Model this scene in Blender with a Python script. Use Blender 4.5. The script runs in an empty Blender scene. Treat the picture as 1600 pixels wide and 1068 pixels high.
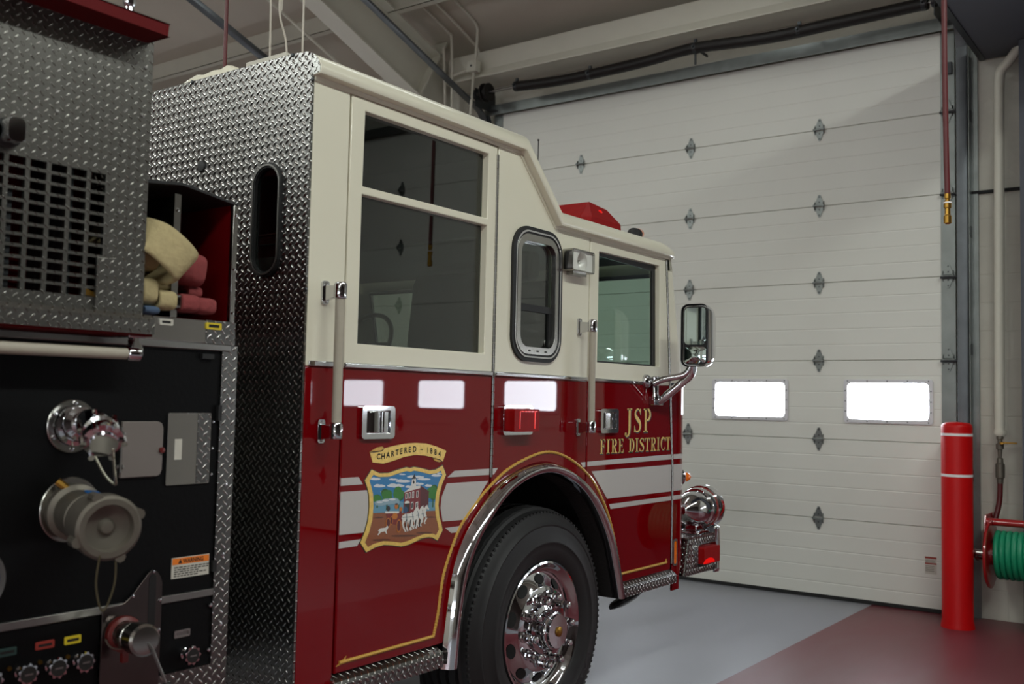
import bpy, bmesh, math, random
from mathutils import Vector, Matrix
from mathutils.geometry import tessellate_polygon
random.seed(4)
PI = math.pi
scene = bpy.context.scene
COL = scene.collection

# ------------------------------------------------------------------ materials
def lin(c):
    return tuple(((x/255)/12.92 if x/255 <= .04045 else (((x/255)+.055)/1.055)**2.4) for x in c)

def mat(name, col, rough=.5, metal=0., coat=0., var=.0, bump=0., bscale=40., spec=.5, emit=None, estr=0., alpha=None):
    m = bpy.data.materials.new(name); m.use_nodes = True
    nt = m.node_tree; b = nt.nodes['Principled BSDF']
    c = lin(col)
    b.inputs['Base Color'].default_value = (*c, 1)
    b.inputs['Roughness'].default_value = rough
    b.inputs['Metallic'].default_value = metal
    b.inputs['Coat Weight'].default_value = coat
    b.inputs['Coat Roughness'].default_value = .02
    b.inputs['Specular IOR Level'].default_value = spec
    if emit:
        b.inputs['Emission Color'].default_value = (*lin(emit), 1)
        b.inputs['Emission Strength'].default_value = estr
    if var or bump:
        tc = nt.nodes.new('ShaderNodeTexCoord')
        n = nt.nodes.new('ShaderNodeTexNoise'); n.inputs['Scale'].default_value = bscale
        n.inputs['Detail'].default_value = 4
        nt.links.new(tc.outputs['Object'], n.inputs['Vector'])
        if var:
            mx = nt.nodes.new('ShaderNodeMix'); mx.data_type = 'RGBA'
            mx.inputs['A'].default_value = (*[x*(1-var) for x in c], 1)
            mx.inputs['B'].default_value = (*[min(1, x*(1+var)) for x in c], 1)
            nt.links.new(n.outputs['Fac'], mx.inputs['Factor'])
            nt.links.new(mx.outputs['Result'], b.inputs['Base Color'])
        if bump:
            bp = nt.nodes.new('ShaderNodeBump'); bp.inputs['Strength'].default_value = bump
            bp.inputs['Distance'].default_value = .01
            nt.links.new(n.outputs['Fac'], bp.inputs['Height'])
            nt.links.new(bp.outputs['Normal'], b.inputs['Normal'])
    return m

def mth(nt, op, a, b=None, c=None):
    n = nt.nodes.new('ShaderNodeMath'); n.operation = op
    for i, v in enumerate((a, b, c)):
        if v is None: continue
        if isinstance(v, (int, float)): n.inputs[i].default_value = v
        else: nt.links.new(v, n.inputs[i])
    return n.outputs[0]

def tread_plate(name, u_axis, v_axis, col=(138, 138, 135), rough=.30, pitch=.031, wear=.25, dist=.0022, crest=1.8, relief=True):
    """rolled aluminium tread plate: two sets of raised lozenges crossing at right angles"""
    m = bpy.data.materials.new(name); m.use_nodes = True
    nt = m.node_tree; b = nt.nodes['Principled BSDF']
    b.inputs['Metallic'].default_value = 1
    b.inputs['Roughness'].default_value = rough
    tc = nt.nodes.new('ShaderNodeTexCoord')
    sp = nt.nodes.new('ShaderNodeSeparateXYZ'); nt.links.new(tc.outputs['Object'], sp.inputs[0])
    u = mth(nt, 'DIVIDE', sp.outputs[u_axis], pitch); v = mth(nt, 'DIVIDE', sp.outputs[v_axis], pitch)
    hs = []
    for k in (0, 1):
        p = mth(nt, 'SUBTRACT', mth(nt, 'FRACT', mth(nt, 'ADD', u, .5*k + 100)), .5)
        q = mth(nt, 'SUBTRACT', mth(nt, 'FRACT', mth(nt, 'ADD', v, .5*k + 100)), .5)
        s = mth(nt, 'ADD', p, q) if k == 0 else mth(nt, 'SUBTRACT', p, q)
        t = mth(nt, 'SUBTRACT', p, q) if k == 0 else mth(nt, 'ADD', p, q)
        e = mth(nt, 'ADD', mth(nt, 'POWER', mth(nt, 'ABSOLUTE', mth(nt, 'DIVIDE', s, .52)), 2),
                mth(nt, 'POWER', mth(nt, 'ABSOLUTE', mth(nt, 'DIVIDE', t, .15)), 2))
        hs.append(mth(nt, 'MAXIMUM', mth(nt, 'SUBTRACT', 1, e), 0))
    h = mth(nt, 'POWER', mth(nt, 'MAXIMUM', hs[0], hs[1]), .6)
    bp = nt.nodes.new('ShaderNodeBump'); bp.inputs['Strength'].default_value = 1
    bp.inputs['Distance'].default_value = dist
    nt.links.new(h, bp.inputs['Height'])
    if relief: nt.links.new(bp.outputs['Normal'], b.inputs['Normal'])
    n = nt.nodes.new('ShaderNodeTexNoise'); n.inputs['Scale'].default_value = 6; n.inputs['Detail'].default_value = 5
    nt.links.new(tc.outputs['Object'], n.inputs['Vector'])
    c = lin(col); mx = nt.nodes.new('ShaderNodeMix'); mx.data_type = 'RGBA'
    mx.inputs['A'].default_value = (*[x*(1-wear) for x in c], 1); mx.inputs['B'].default_value = (*[x*(1+wear*.6) for x in c], 1)
    nt.links.new(n.outputs['Fac'], mx.inputs['Factor'])
    cr = nt.nodes.new('ShaderNodeMix'); cr.data_type = 'RGBA'      # crests rubbed bright, tone boosted to paint in missing glints
    nt.links.new(mth(nt, 'MINIMUM', mth(nt, 'MULTIPLY', h, 1.3), 1), cr.inputs['Factor'])
    nt.links.new(mx.outputs['Result'], cr.inputs['A']); cr.inputs['B'].default_value = (*[min(1, x*crest) for x in c], 1)
    nt.links.new(cr.outputs['Result'], b.inputs['Base Color'])
    nt.links.new(mth(nt, 'SUBTRACT', rough, mth(nt, 'MULTIPLY', h, rough*.45)), b.inputs['Roughness'])
    return m

def glass(name, tint, rough=.0, ior=1.5, refl=(1, 1, 1)):
    m = bpy.data.materials.new(name); m.use_nodes = True
    nt = m.node_tree; nt.nodes.remove(nt.nodes['Principled BSDF'])
    out = nt.nodes['Material Output']
    tr = nt.nodes.new('ShaderNodeBsdfTransparent'); tr.inputs[0].default_value = (*tint, 1)
    gl = nt.nodes.new('ShaderNodeBsdfGlossy'); gl.inputs['Roughness'].default_value = rough; gl.inputs[0].default_value = (*refl, 1)
    lw = nt.nodes.new('ShaderNodeLayerWeight'); lw.inputs[0].default_value = .5
    f0 = ((ior-1)/(ior+1))**2*1.7
    fac = mth(nt, 'ADD', f0, mth(nt, 'MULTIPLY', mth(nt, 'POWER', lw.outputs['Facing'], 4), 1-f0))
    mx = nt.nodes.new('ShaderNodeMixShader')
    nt.links.new(fac, mx.inputs[0]); nt.links.new(tr.outputs[0], mx.inputs[1]); nt.links.new(gl.outputs[0], mx.inputs[2])
    nt.links.new(mx.outputs[0], out.inputs[0])
    return m

M = {}
M['cream'] = mat('cream_paint', (226, 221, 200), .38, coat=.3, var=.01, bscale=3)
M['red'] = mat('red_paint', (116, 2, 9), .5, coat=1., var=.03, bscale=5, spec=.0)
M['red'].node_tree.nodes['Principled BSDF'].inputs['Coat IOR'].default_value = 1.43
M['dark_gap'] = mat('door_gap_rubber', (12, 11, 11), .6, var=.1)
M['stripe'] = mat('white_reflective_stripe', (190, 186, 182), .4, coat=.3, var=.02, bscale=200)
M['gold'] = mat('gold_leaf', (238, 196, 100), .35, .15, coat=.6, var=.25, bscale=90)
M['gold_trim'] = mat('gold_pinstripe', (206, 160, 70), .4, .1, coat=.5, var=.25, bscale=160)
M['black_outline'] = mat('black_lettering_outline', (20, 8, 8), .4, coat=.8, var=.1)
M['chrome'] = mat('chrome', (205, 205, 208), .06, 1, var=.02, bscale=8)
M['chrome_dull'] = mat('dull_chrome', (165, 163, 158), .22, 1, var=.08, bscale=14)
M['steel'] = mat('brushed_steel', (150, 148, 144), .32, 1, var=.1, bscale=30)
M['galv'] = mat('galvanised_steel', (132, 136, 134), .42, .85, var=.3, bscale=7)
M['galv_dark'] = mat('dark_galvanised_steel', (70, 72, 74), .45, .8, var=.25, bscale=9)
M['galv_mid'] = mat('grey_track_steel', (96, 99, 102), .42, .7, var=.25, bscale=9)
M['rubber'] = mat('black_rubber', (22, 22, 22), .55, var=.15, bscale=60, bump=.05)
M['tyre'] = mat('tyre_rubber', (23, 22, 23), .6, var=.25, bscale=16, bump=.08)
M['black_panel'] = mat('black_vinyl_panel', (7, 7, 8), .55, var=.2, bscale=80, bump=.06, spec=.15)
M['rubber_pale'] = mat('raised_rubber_lettering', (44, 43, 44), .6, var=.1)
M['liner'] = mat('wheel_well_liner', (24, 19, 18), .85, var=.4, bscale=70, bump=.5)
M['dark'] = mat('dark_underbody', (12, 12, 12), .8, var=.2)
M['interior'] = mat('dark_grey_cab_trim', (44, 42, 41), .75, var=.15, bscale=30, bump=.1)
M['seat'] = mat('charcoal_seat_cloth', (38, 38, 40), .85, var=.2, bscale=90, bump=.2)
M['grip'] = mat('ribbed_cream_rail_grip', (170, 162, 146), .5, var=.06, bscale=60)
M['red_lens'] = mat('red_plastic_lens', (126, 3, 5), .5, spec=.2, var=.3, bscale=22, emit=(255, 10, 8), estr=.03)
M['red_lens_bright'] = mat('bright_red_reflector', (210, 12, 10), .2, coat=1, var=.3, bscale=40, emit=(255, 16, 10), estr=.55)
M['amber'] = mat('amber_lens', (214, 104, 12), .15, coat=1, var=.3, bscale=40, emit=(255, 110, 10), estr=.12)
M['bowl'] = mat('bright_reflector_bowl', (236, 234, 228), .35, .15, var=.1, bscale=30)
M['clear_lens'] = mat('clear_ribbed_lens', (168, 166, 158), .12, .55, coat=1, var=.3, bscale=26, bump=.4)
M['valve_steel'] = mat('steel_dark_reflection', (92, 84, 82), .3, 1, var=.2, bscale=10)  # brushed steel darkened to paint in its dark floor reflection
M['chain'] = mat('bead_chain_metal', (150, 146, 132), .35, .8, var=.2, bscale=40)
M['lanyard'] = mat('olive_lanyard_cord', (70, 62, 40), .8, var=.2, bscale=40)
M['white_plate'] = mat('off_white_access_plate', (116, 108, 103), .5, var=.04, bscale=20)
M['white_label'] = mat('white_label', (196, 192, 180), .6, var=.05)
M['orange_label'] = mat('orange_label', (226, 120, 30), .55, var=.05)
M['red_label'] = mat('red_label', (150, 50, 40), .5, var=.1)
M['yellow_label'] = mat('yellow_label', (214, 190, 40), .5, var=.08)
M['green_label'] = mat('green_label', (40, 66, 62), .5, var=.1)
M['label_ink'] = mat('label_ink', (20, 18, 16), .6, var=.05)
M['cast'] = mat('weathered_cast_aluminium', (112, 106, 96), .5, .6, var=.2, bscale=24, bump=.1)
M['blue'] = mat('blue_marking', (30, 90, 150), .5, var=.1)
M['red_handle'] = mat('red_handle_paint', (96, 18, 14), .4, coat=.4, var=.1)
M['hose_cream'] = mat('cream_woven_hose', (176, 160, 118), .9, var=.16, bscale=60, bump=.35)
M['hose_red'] = mat('faded_red_woven_hose', (134, 58, 58), .9, var=.2, bscale=60, bump=.35)
M['hose_blue'] = mat('blue_woven_hose', (70, 88, 112), .9, var=.2, bscale=60, bump=.3)
M['bin_red'] = mat('red_bin_paint', (92, 3, 7), .5, var=.08, spec=.12)
M['glass_dark'] = glass('dark_tinted_glass', (.50, .55, .52), ior=1.5)
M['glass_green'] = glass('green_tinted_glass', (.74, .86, .80), ior=1.5)
M['glass_side'] = glass('side_window_glass', (.80, .88, .84), ior=1.5)
M['glass_clear'] = glass('clear_lens_glass', (.97, .98, .97), ior=1.4)
M['mirror'] = mat('mirror_glass', (190, 205, 205), .02, 1, var=.01)
M['door_panel'] = mat('off_white_door_steel', (220, 219, 211), .5, var=.03, bscale=2.2, bump=.0)
M['win_frame'] = mat('pale_window_frame', (214, 212, 216), .45, var=.02)
M['daylight'] = mat('daylit_window_pane', (255, 255, 255), .2, var=.01, emit=(238, 245, 255), estr=16)
M['paint_white'] = mat('cream_steel_paint', (205, 202, 188), .5, var=.05, bscale=5)
M['conduit'] = mat('cream_conduit_paint', (202, 198, 184), .45, var=.04)
M['insul'] = mat('white_vinyl_insulation', (196, 188, 174), .55, var=.08, bscale=1.7, bump=.6)
M['black_pipe'] = mat('black_spring_steel', (24, 20, 18), .5, .3, var=.3, bscale=50, bump=.2)
M['bollard'] = mat('red_bollard_sleeve', (186, 7, 10), .42, var=.05, bscale=6, bump=.05, spec=.25)
M['bollard_band'] = mat('white_band', (232, 228, 228), .45, var=.03)
M['reel_red'] = mat('red_reel_enamel', (150, 14, 18), .3, coat=.6, var=.06)
M['hose_green'] = mat('green_rubber_hose', (12, 128, 90), .4, var=.15, bscale=30)
M['hose_dark_red'] = mat('dark_red_rubber_hose', (84, 14, 18), .45, var=.12, bscale=30)
M['brass'] = mat('brass', (170, 130, 60), .3, 1, var=.15, bscale=40)
M['cord'] = mat('pale_cord', (196, 188, 176), .7, var=.1)
M['loft'] = mat('grey_painted_sheet', (74, 76, 84), .6, var=.1, bscale=2)
M['tube'] = mat('fluorescent_tube', (255, 255, 255), .3, var=.01, emit=(240, 250, 255), estr=5)
M['fixture'] = mat('white_light_fixture', (220, 220, 216), .4, var=.03)
M['plate_x'] = tread_plate('tread_plate_rear_wall', 1, 2, rough=.26, dist=.003)
M['plate_relief'] = tread_plate('raised_tread_plate', 1, 2, col=(140, 139, 137), rough=.28, crest=2.2, relief=False)
M['plate_relief_y'] = tread_plate('raised_tread_plate_side', 0, 2, col=(118, 117, 115), rough=.3, crest=3., relief=False)
M['plate_y'] = tread_plate('tread_plate_side', 0, 2, col=(112, 111, 108), rough=.32, crest=3.2, dist=.003)
M['plate_vent'] = tread_plate('worn_tread_plate_side', 0, 2, col=(114, 112, 107), rough=.38, wear=.15, dist=.0016, pitch=.027, crest=1.25)
M['plate_z'] = tread_plate('tread_plate_top', 0, 1)

# picture colours of the door emblem
ART = {k: mat('painted_'+k, c, .4, coat=.5, var=.12, bscale=120) for k, c in dict(
    sky=(36, 120, 176), cloud=(214, 218, 222), tree=(44, 120, 34), tree_dark=(26, 84, 26), brick=(122, 26, 34),
    brick_dark=(84, 16, 26), earth=(140, 78, 44), earth_dark=(92, 50, 32), white=(220, 218, 212), grey=(120, 128, 132),
    ink=(30, 22, 24), smoke=(140, 168, 182), water=(96, 150, 176), orange=(190, 110, 30), engine=(120, 30, 28), blue=(30, 70, 110)).items()}

# floor: grey bay lane between red walkways
def floor_material():
    m = bpy.data.materials.new('painted_concrete_floor'); m.use_nodes = True
    nt = m.node_tree; b = nt.nodes['Principled BSDF']
    tc = nt.nodes.new('ShaderNodeTexCoord'); sp = nt.nodes.new('ShaderNodeSeparateXYZ')
    nt.links.new(tc.outputs['Object'], sp.inputs[0])
    y = sp.outputs[1]
    per = mth(nt, 'FRACT', mth(nt, 'DIVIDE', mth(nt, 'ADD', y, 57.94), 6.02))   # bays repeat every 6.02 m
    lane = mth(nt, 'LESS_THAN', per, .56)
    n = nt.nodes.new('ShaderNodeTexNoise'); n.inputs['Scale'].default_value = 1.6; n.inputs['Detail'].default_value = 8
    n2 = nt.nodes.new('ShaderNodeTexNoise'); n2.inputs['Scale'].default_value = 260; n2.inputs['Detail'].default_value = 2
    mp = nt.nodes.new('ShaderNodeMapping'); mp.inputs['Scale'].default_value = (.5, 2.2, 1)
    nt.links.new(tc.outputs['Object'], mp.inputs[0]); nt.links.new(mp.outputs[0], n.inputs['Vector']); nt.links.new(tc.outputs['Object'], n2.inputs['Vector'])
    cols = []
    for a, c in (((116, 117, 124), (150, 151, 158)), ((90, 36, 42), (114, 52, 60))):
        mx = nt.nodes.new('ShaderNodeMix'); mx.data_type = 'RGBA'
        mx.inputs['A'].default_value = (*lin(a), 1); mx.inputs['B'].default_value = (*lin(c), 1)
        nt.links.new(n.outputs['Fac'], mx.inputs['Factor']); cols.append(mx.outputs['Result'])
    mx = nt.nodes.new('ShaderNodeMix'); mx.data_type = 'RGBA'
    nt.links.new(lane, mx.inputs['Factor']); nt.links.new(cols[1], mx.inputs['A']); nt.links.new(cols[0], mx.inputs['B'])
    nt.links.new(mx.outputs['Result'], b.inputs['Base Color'])
    r = mth(nt, 'ADD', mth(nt, 'MULTIPLY', n.outputs['Fac'], .22), .24); nt.links.new(r, b.inputs['Roughness'])
    bp = nt.nodes.new('ShaderNodeBump'); bp.inputs['Strength'].default_value = .25; bp.inputs['Distance'].default_value = .004
    nt.links.new(n2.outputs['Fac'], bp.inputs['Height']); nt.links.new(bp.outputs['Normal'], b.inputs['Normal'])
    return m

def block_material():
    """painted concrete block up to 3.05 m, crinkled white vinyl above"""
    m = bpy.data.materials.new('painted_block_wall'); m.use_nodes = True
    nt = m.node_tree; b = nt.nodes['Principled BSDF']; b.inputs['Roughness'].default_value = .6
    tc = nt.nodes.new('ShaderNodeTexCoord'); sp = nt.nodes.new('ShaderNodeSeparateXYZ'); nt.links.new(tc.outputs['Object'], sp.inputs[0])
    cb = nt.nodes.new('ShaderNodeCombineXYZ')
    nt.links.new(mth(nt, 'ADD', sp.outputs[0], sp.outputs[1]), cb.inputs[0]); nt.links.new(sp.outputs[2], cb.inputs[1])
    br = nt.nodes.new('ShaderNodeTexBrick'); br.inputs['Scale'].default_value = 1
    br.inputs['Brick Width'].default_value = .406; br.inputs['Row Height'].default_value = .2033
    br.inputs['Mortar Size'].default_value = .006; br.inputs['Mortar Smooth'].default_value = .4
    br.inputs['Color1'].default_value = (1, 1, 1, 1); br.inputs['Color2'].default_value = (1, 1, 1, 1); br.inputs['Mortar'].default_value = (0, 0, 0, 1)
    nt.links.new(cb.outputs[0], br.inputs['Vector'])
    n = nt.nodes.new('ShaderNodeTexNoise'); n.inputs['Scale'].default_value = 5; n.inputs['Detail'].default_value = 6
    w = nt.nodes.new('ShaderNodeTexVoronoi'); w.inputs['Scale'].default_value = 16
    nt.links.new(tc.outputs['Object'], n.inputs['Vector']); nt.links.new(tc.outputs['Object'], w.inputs['Vector'])
    hi = mth(nt, 'GREATER_THAN', sp.outputs[2], 3.05)
    h = nt.nodes.new('ShaderNodeMix'); h.data_type = 'RGBA'
    nt.links.new(hi, h.inputs['Factor']); nt.links.new(br.outputs['Color'], h.inputs['A'])
    nt.links.new(mth(nt, 'ADD', mth(nt, 'MULTIPLY', w.outputs['Distance'], .9), n.outputs['Fac']), h.inputs['B'])
    bp = nt.nodes.new('ShaderNodeBump'); bp.inputs['Strength'].default_value = .5; bp.inputs['Distance'].default_value = .008
    nt.links.new(h.outputs['Result'], bp.inputs['Height']); nt.links.new(bp.outputs['Normal'], b.inputs['Normal'])
    mx = nt.nodes.new('ShaderNodeMix'); mx.data_type = 'RGBA'
    mx.inputs['A'].default_value = (*lin((178, 174, 162)), 1); mx.inputs['B'].default_value = (*lin((200, 196, 184)), 1)
    nt.links.new(n.outputs['Fac'], mx.inputs['Factor']); nt.links.new(mx.outputs['Result'], b.inputs['Base Color'])
    return m
M['dim_wall'] = mat('dark_wall_for_reflections', (58, 44, 40), .6, var=.2, bscale=3)  # unseen wall given a dark finish to dim tread plate reflections
M['floor'] = floor_material(); M['block'] = block_material()

# ------------------------------------------------------------------ mesh tools
PY = lambda u, v, w: (u, w, v)      # outline in X,Z at depth Y=w
PX = lambda u, v, w: (w, u, v)      # outline in Y,Z at X=w
PZ = lambda u, v, w: (u, v, w)      # outline in X,Y at Z=w

def basis(ax):
    w = Vector(ax).normalized()
    u = w.orthogonal().normalized() if abs(w.z) > .9 else w.cross(Vector((0, 0, 1))).normalized()
    return u, w.cross(u), w

class MB:
    def __init__(s): s.v = []; s.f = []; s.m = []
    def add(s, vs, fs, mi=0):
        k = len(s.v); s.v += [tuple(p) for p in vs]
        s.f += [[i+k for i in f] for f in fs]; s.m += [mi]*len(fs); return s
    def box(s, x0, x1, y0, y1, z0, z1, mi=0):
        return s.add([(x, y, z) for x in (x0, x1) for y in (y0, y1) for z in (z0, z1)],
                     [(0, 1, 3, 2), (4, 6, 7, 5), (0, 4, 5, 1), (2, 3, 7, 6), (0, 2, 6, 4), (1, 5, 7, 3)], mi)
    def prism(s, poly, fn, a, b, mi=0, holes=(), back=True):
        loops = [poly]+list(holes); flat = [p for L in loops for p in L]; n = len(flat)
        tris = tessellate_polygon([[Vector((p[0], p[1], 0)) for p in L] for L in loops]) if (holes or len(poly) > 4) else ([(0, 1, 2), (0, 2, 3)] if len(poly) == 4 else [(0, 1, 2)])
        fs = [list(t) for t in tris]
        if back: fs += [[i+n for i in reversed(t)] for t in tris]
        o = 0
        for L in loops:
            k = len(L)
            for i in range(k): fs.append([o+i, o+(i+1) % k, n+o+(i+1) % k, n+o+i])
            o += k
        return s.add([fn(p[0], p[1], a) for p in flat]+[fn(p[0], p[1], b) for p in flat], fs, mi)
    def tube(s, path, r, seg=10, mi=0, closed=False):
        path = [Vector(p) for p in path]; n = len(path)
        rs = r if isinstance(r, (list, tuple)) else [r]*n
        vs = []; u = None
        for i, p in enumerate(path):
            a = path[(i-1) % n] if (closed or i > 0) else p; b = path[(i+1) % n] if (closed or i < n-1) else p
            t = (b-a).normalized()
            if u is None: u = basis(t)[0]
            u = (u-t*u.dot(t)).normalized(); w = t.cross(u)
            vs += [p+(u*math.cos(2*PI*k/seg)+w*math.sin(2*PI*k/seg))*rs[i] for k in range(seg)]
        fs = []
        for i in range(n if closed else n-1):
            j = (i+1) % n
            for k in range(seg): fs.append([i*seg+k, i*seg+(k+1) % seg, j*seg+(k+1) % seg, j*seg+k])
        if not closed: fs += [list(range(seg))[::-1], [(n-1)*seg+k for k in range(seg)]]
        return s.add(vs, fs, mi)
    def lathe(s, c, ax, prof, seg=32, mi=0, wob=None):
        """prof: (radius, height along ax)"""
        c = Vector(c); u, w, a = basis(ax); vs = []; fs = []; ids = []
        for r, h in prof:
            if r < 1e-6: ids.append([len(vs)]); vs.append(c+a*h); continue
            row = []
            for k in range(seg):
                t = 2*PI*k/seg; hh = h + (wob(t, r, h) if wob else 0)
                row.append(len(vs)); vs.append(c+(u*math.cos(t)+w*math.sin(t))*r+a*hh)
            ids.append(row)
        for A, B in zip(ids, ids[1:]):
            for k in range(seg):
                k2 = (k+1) % seg
                if len(A) == 1 and len(B) == 1: break
                if len(A) == 1: fs.append([A[0], B[k], B[k2]])
                elif len(B) == 1: fs.append([A[k], A[k2], B[0]])
                else: fs.append([A[k], A[k2], B[k2], B[k]])
        return s.add(vs, fs, mi)
    def sweep(s, path, sec, side, mi=0, closed=False):
        """section (a,b): a along 'side' vector (fixed), b along the in-plane normal"""
        path = [Vector(p) for p in path]; n = len(path); S = Vector(side).normalized(); vs = []; k = len(sec)
        for i, p in enumerate(path):
            a = path[(i-1) % n] if (closed or i > 0) else p; b = path[(i+1) % n] if (closed or i < n-1) else p
            t = (b-a).normalized(); N = t.cross(S).normalized()
            vs += [p+S*q[0]+N*q[1] for q in sec]
        fs = []
        for i in range(n if closed else n-1):
            j = (i+1) % n
            for q in range(k): fs.append([i*k+q, i*k+(q+1) % k, j*k+(q+1) % k, j*k+q])
        if not closed: fs += [list(range(k))[::-1], [(n-1)*k+q for q in range(k)]]
        return s.add(vs, fs, mi)
    def xform(s, mx):
        s.v = [tuple(mx @ Vector(p)) for p in s.v]; return s

def obj(name, mb, mats, parent=None, smooth=True, bevel=0., seg=2, label=None, ang=32, flip=True):
    me = bpy.data.meshes.new(name)
    me.from_pydata(mb.v, [], mb.f)
    for m in (mats if isinstance(mats, (list, tuple)) else [mats]): me.materials.append(m)
    me.polygons.foreach_set('material_index', mb.m)
    bm = bmesh.new(); bm.from_mesh(me); bmesh.ops.remove_doubles(bm, verts=bm.verts, dist=1e-6)
    if flip: bmesh.ops.recalc_face_normals(bm, faces=bm.faces)
    bm.to_mesh(me); bm.free()
    if smooth:
        me.polygons.foreach_set('use_smooth', [True]*len(me.polygons)); me.set_sharp_from_angle(angle=math.radians(ang))
    o = bpy.data.objects.new(name, me); COL.objects.link(o)
    if bevel:
        b = o.modifiers.new('edge', 'BEVEL'); b.width = bevel; b.segments = seg; b.limit_method = 'ANGLE'; b.angle_limit = math.radians(40)
        b.harden_normals = False
    if parent is not None:
        o.parent = parent; o.matrix_parent_inverse = Matrix.Translation(parent.location).inverted()
    if label: o['label'] = label
    return o

def pieces(name, mb, m, parent, **k):
    """one object for every loose piece collected in mb"""
    par = list(range(len(mb.v)))
    def find(i):
        while par[i] != i: par[i] = par[par[i]]; i = par[i]
        return i
    for f in mb.f:
        for i in f[1:]: par[find(f[0])] = find(i)
    G = {}
    for f in mb.f: G.setdefault(find(f[0]), []).append(f)
    for fs in G.values():
        ids = sorted({i for f in fs for i in f}); mp = {i: j for j, i in enumerate(ids)}
        obj(name, MB().add([mb.v[i] for i in ids], [[mp[i] for i in f] for f in fs]), m, parent, **k)

def thing(name, label, cat, loc, group=None, kind=None):
    o = bpy.data.objects.new(name, None); COL.objects.link(o); o.location = loc; o.empty_display_size = .1
    o['label'] = label; o['category'] = cat
    if group: o['group'] = group
    if kind: o['kind'] = kind
    return o
def tag(o, label, cat, group=None, kind=None):
    o['label'] = label; o['category'] = cat
    if group: o['group'] = group
    if kind: o['kind'] = kind
    return o
def struct(name, mb, m, label=None, parent=None, **k):
    o = obj(name, mb, m, parent, **k); o['kind'] = 'structure'
    if label: o['label'] = label
    return o
def dup(o, off, parent=None):
    c = o.copy(); COL.objects.link(c); c.location = Vector(o.location)+Vector(off)
    if parent is not None: c.parent = parent
    return c

def rrect(x0, x1, z0, z1, r, n=5):
    P = []
    for cx, cz, a in ((x1-r, z0+r, -PI/2), (x1-r, z1-r, 0), (x0+r, z1-r, PI/2), (x0+r, z0+r, PI)):
        P += [(cx+r*math.cos(a+PI/2*i/n), cz+r*math.sin(a+PI/2*i/n)) for i in range(n+1)]
    return P
def circ(cx, cz, r, n=24, ry=None):
    return [(cx+r*math.cos(2*PI*i/n), cz+(ry or r)*math.sin(2*PI*i/n)) for i in range(n)]
def spline(P, n=6, closed=False):
    P = [Vector(p) for p in P]; out = []; N = len(P)
    for i in range(N if closed else N-1):
        g = (lambda k: P[k % N]) if closed else (lambda k: P[max(0, min(N-1, k))])
        a, b, c, d = g(i-1), g(i), g(i+1), g(i+2)
        for k in range(n):
            t = k/n
            out.append(.5*((2*b)+(c-a)*t+(2*a-5*b+4*c-d)*t*t+(3*b-a-3*c+d)*t**3))
    if not closed: out.append(P[-1])
    return out
def text2d(s, size=1., bold=0.):
    cu = bpy.data.curves.new('lettering', 'FONT'); cu.body = s; cu.size = size; cu.align_x = 'LEFT'; cu.offset = bold; cu.resolution_u = 3
    t = bpy.data.objects.new('lettering', cu); COL.objects.link(t)
    dg = bpy.context.evaluated_depsgraph_get(); me = bpy.data.meshes.new_from_object(t.evaluated_get(dg))
    vs = [tuple(v.co) for v in me.vertices]; fs = [list(p.vertices) for p in me.polygons]
    bpy.data.objects.remove(t); bpy.data.curves.remove(cu); bpy.data.meshes.remove(me)
    return vs, fs
def flat_text(mb, s, fn, x0, x1, z0, z1, w, mi=0, bold=.02):
    vs, fs = text2d(s, 1, bold)
    xs = [v[0] for v in vs]; zs = [v[1] for v in vs]
    mx, Mx, mz, Mz = min(xs), max(xs), min(zs), max(zs)
    mb.add([fn(x0+(v[0]-mx)/(Mx-mx)*(x1-x0), z0+(v[1]-mz)/(Mz-mz)*(z1-z0), w) for v in vs], fs, mi)

# ------------------------------------------------------------------ camera
cam = bpy.data.cameras.new('camera'); camo = bpy.data.objects.new('camera', cam); COL.objects.link(camo)
yaw, pit, rol = (math.radians(a) for a in (36.0168, 3.4161, 1.1851))
fw = Vector((math.cos(pit)*math.cos(yaw), math.cos(pit)*math.sin(yaw), math.sin(pit)))
rt = fw.cross(Vector((0, 0, 1))).normalized(); up = rt.cross(fw)
r2 = rt*math.cos(rol)+up*math.sin(rol); u2 = up*math.cos(rol)-rt*math.sin(rol)
camo.matrix_world = Matrix(((r2.x, u2.x, -fw.x, 0), (r2.y, u2.y, -fw.y, 0), (r2.z, u2.z, -fw.z, 1.457), (0, 0, 0, 1)))
cam.sensor_width = 36; cam.lens = 1566.85/1600*36; cam.clip_start = .05; cam.clip_end = 100
cam.dof.use_dof = True; cam.dof.focus_distance = 4.3; cam.dof.aperture_fstop = 3.2
scene.camera = camo

# ------------------------------------------------------------------ the building
WX = 7.80                                       # front wall, inner face
def roof_z(x): return 4.95+.35*(7.75-x)
struct('floor', MB().box(-9, 8.2, -9, 14, -.1, 0), M['floor'], 'painted concrete floor, grey lane beside a dark red walkway', smooth=False)
struct('wall_front', MB().box(WX, WX+.2, -9, 14, 0, 5.2), M['block'], smooth=False)
struct('wall_back', MB().box(-9.2, -9, -9, 14, 0, 8), M['block'], smooth=False)
struct('wall_right', MB().box(-9, 8, -9.2, -9, 0, 9), M['dim_wall'], smooth=False)
struct('wall_left', MB().box(-9, 8, 14, 14.2, 0, 9), M['block'], smooth=False)
rp = [(8.0, roof_z(8.0)), (-1, roof_z(-1)), (-9.2, roof_z(-1)-2.8), (-9.2, roof_z(-1)-2.6), (-1, roof_z(-1)+.2), (8.0, roof_z(8.0)+.2)]
struct('ceiling', MB().prism(rp, lambda u, v, w: (u, w, v), -9.2, 14.2), M['insul'], smooth=False, label='white vinyl faced insulation under the sloping roof')
n = 1
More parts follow.
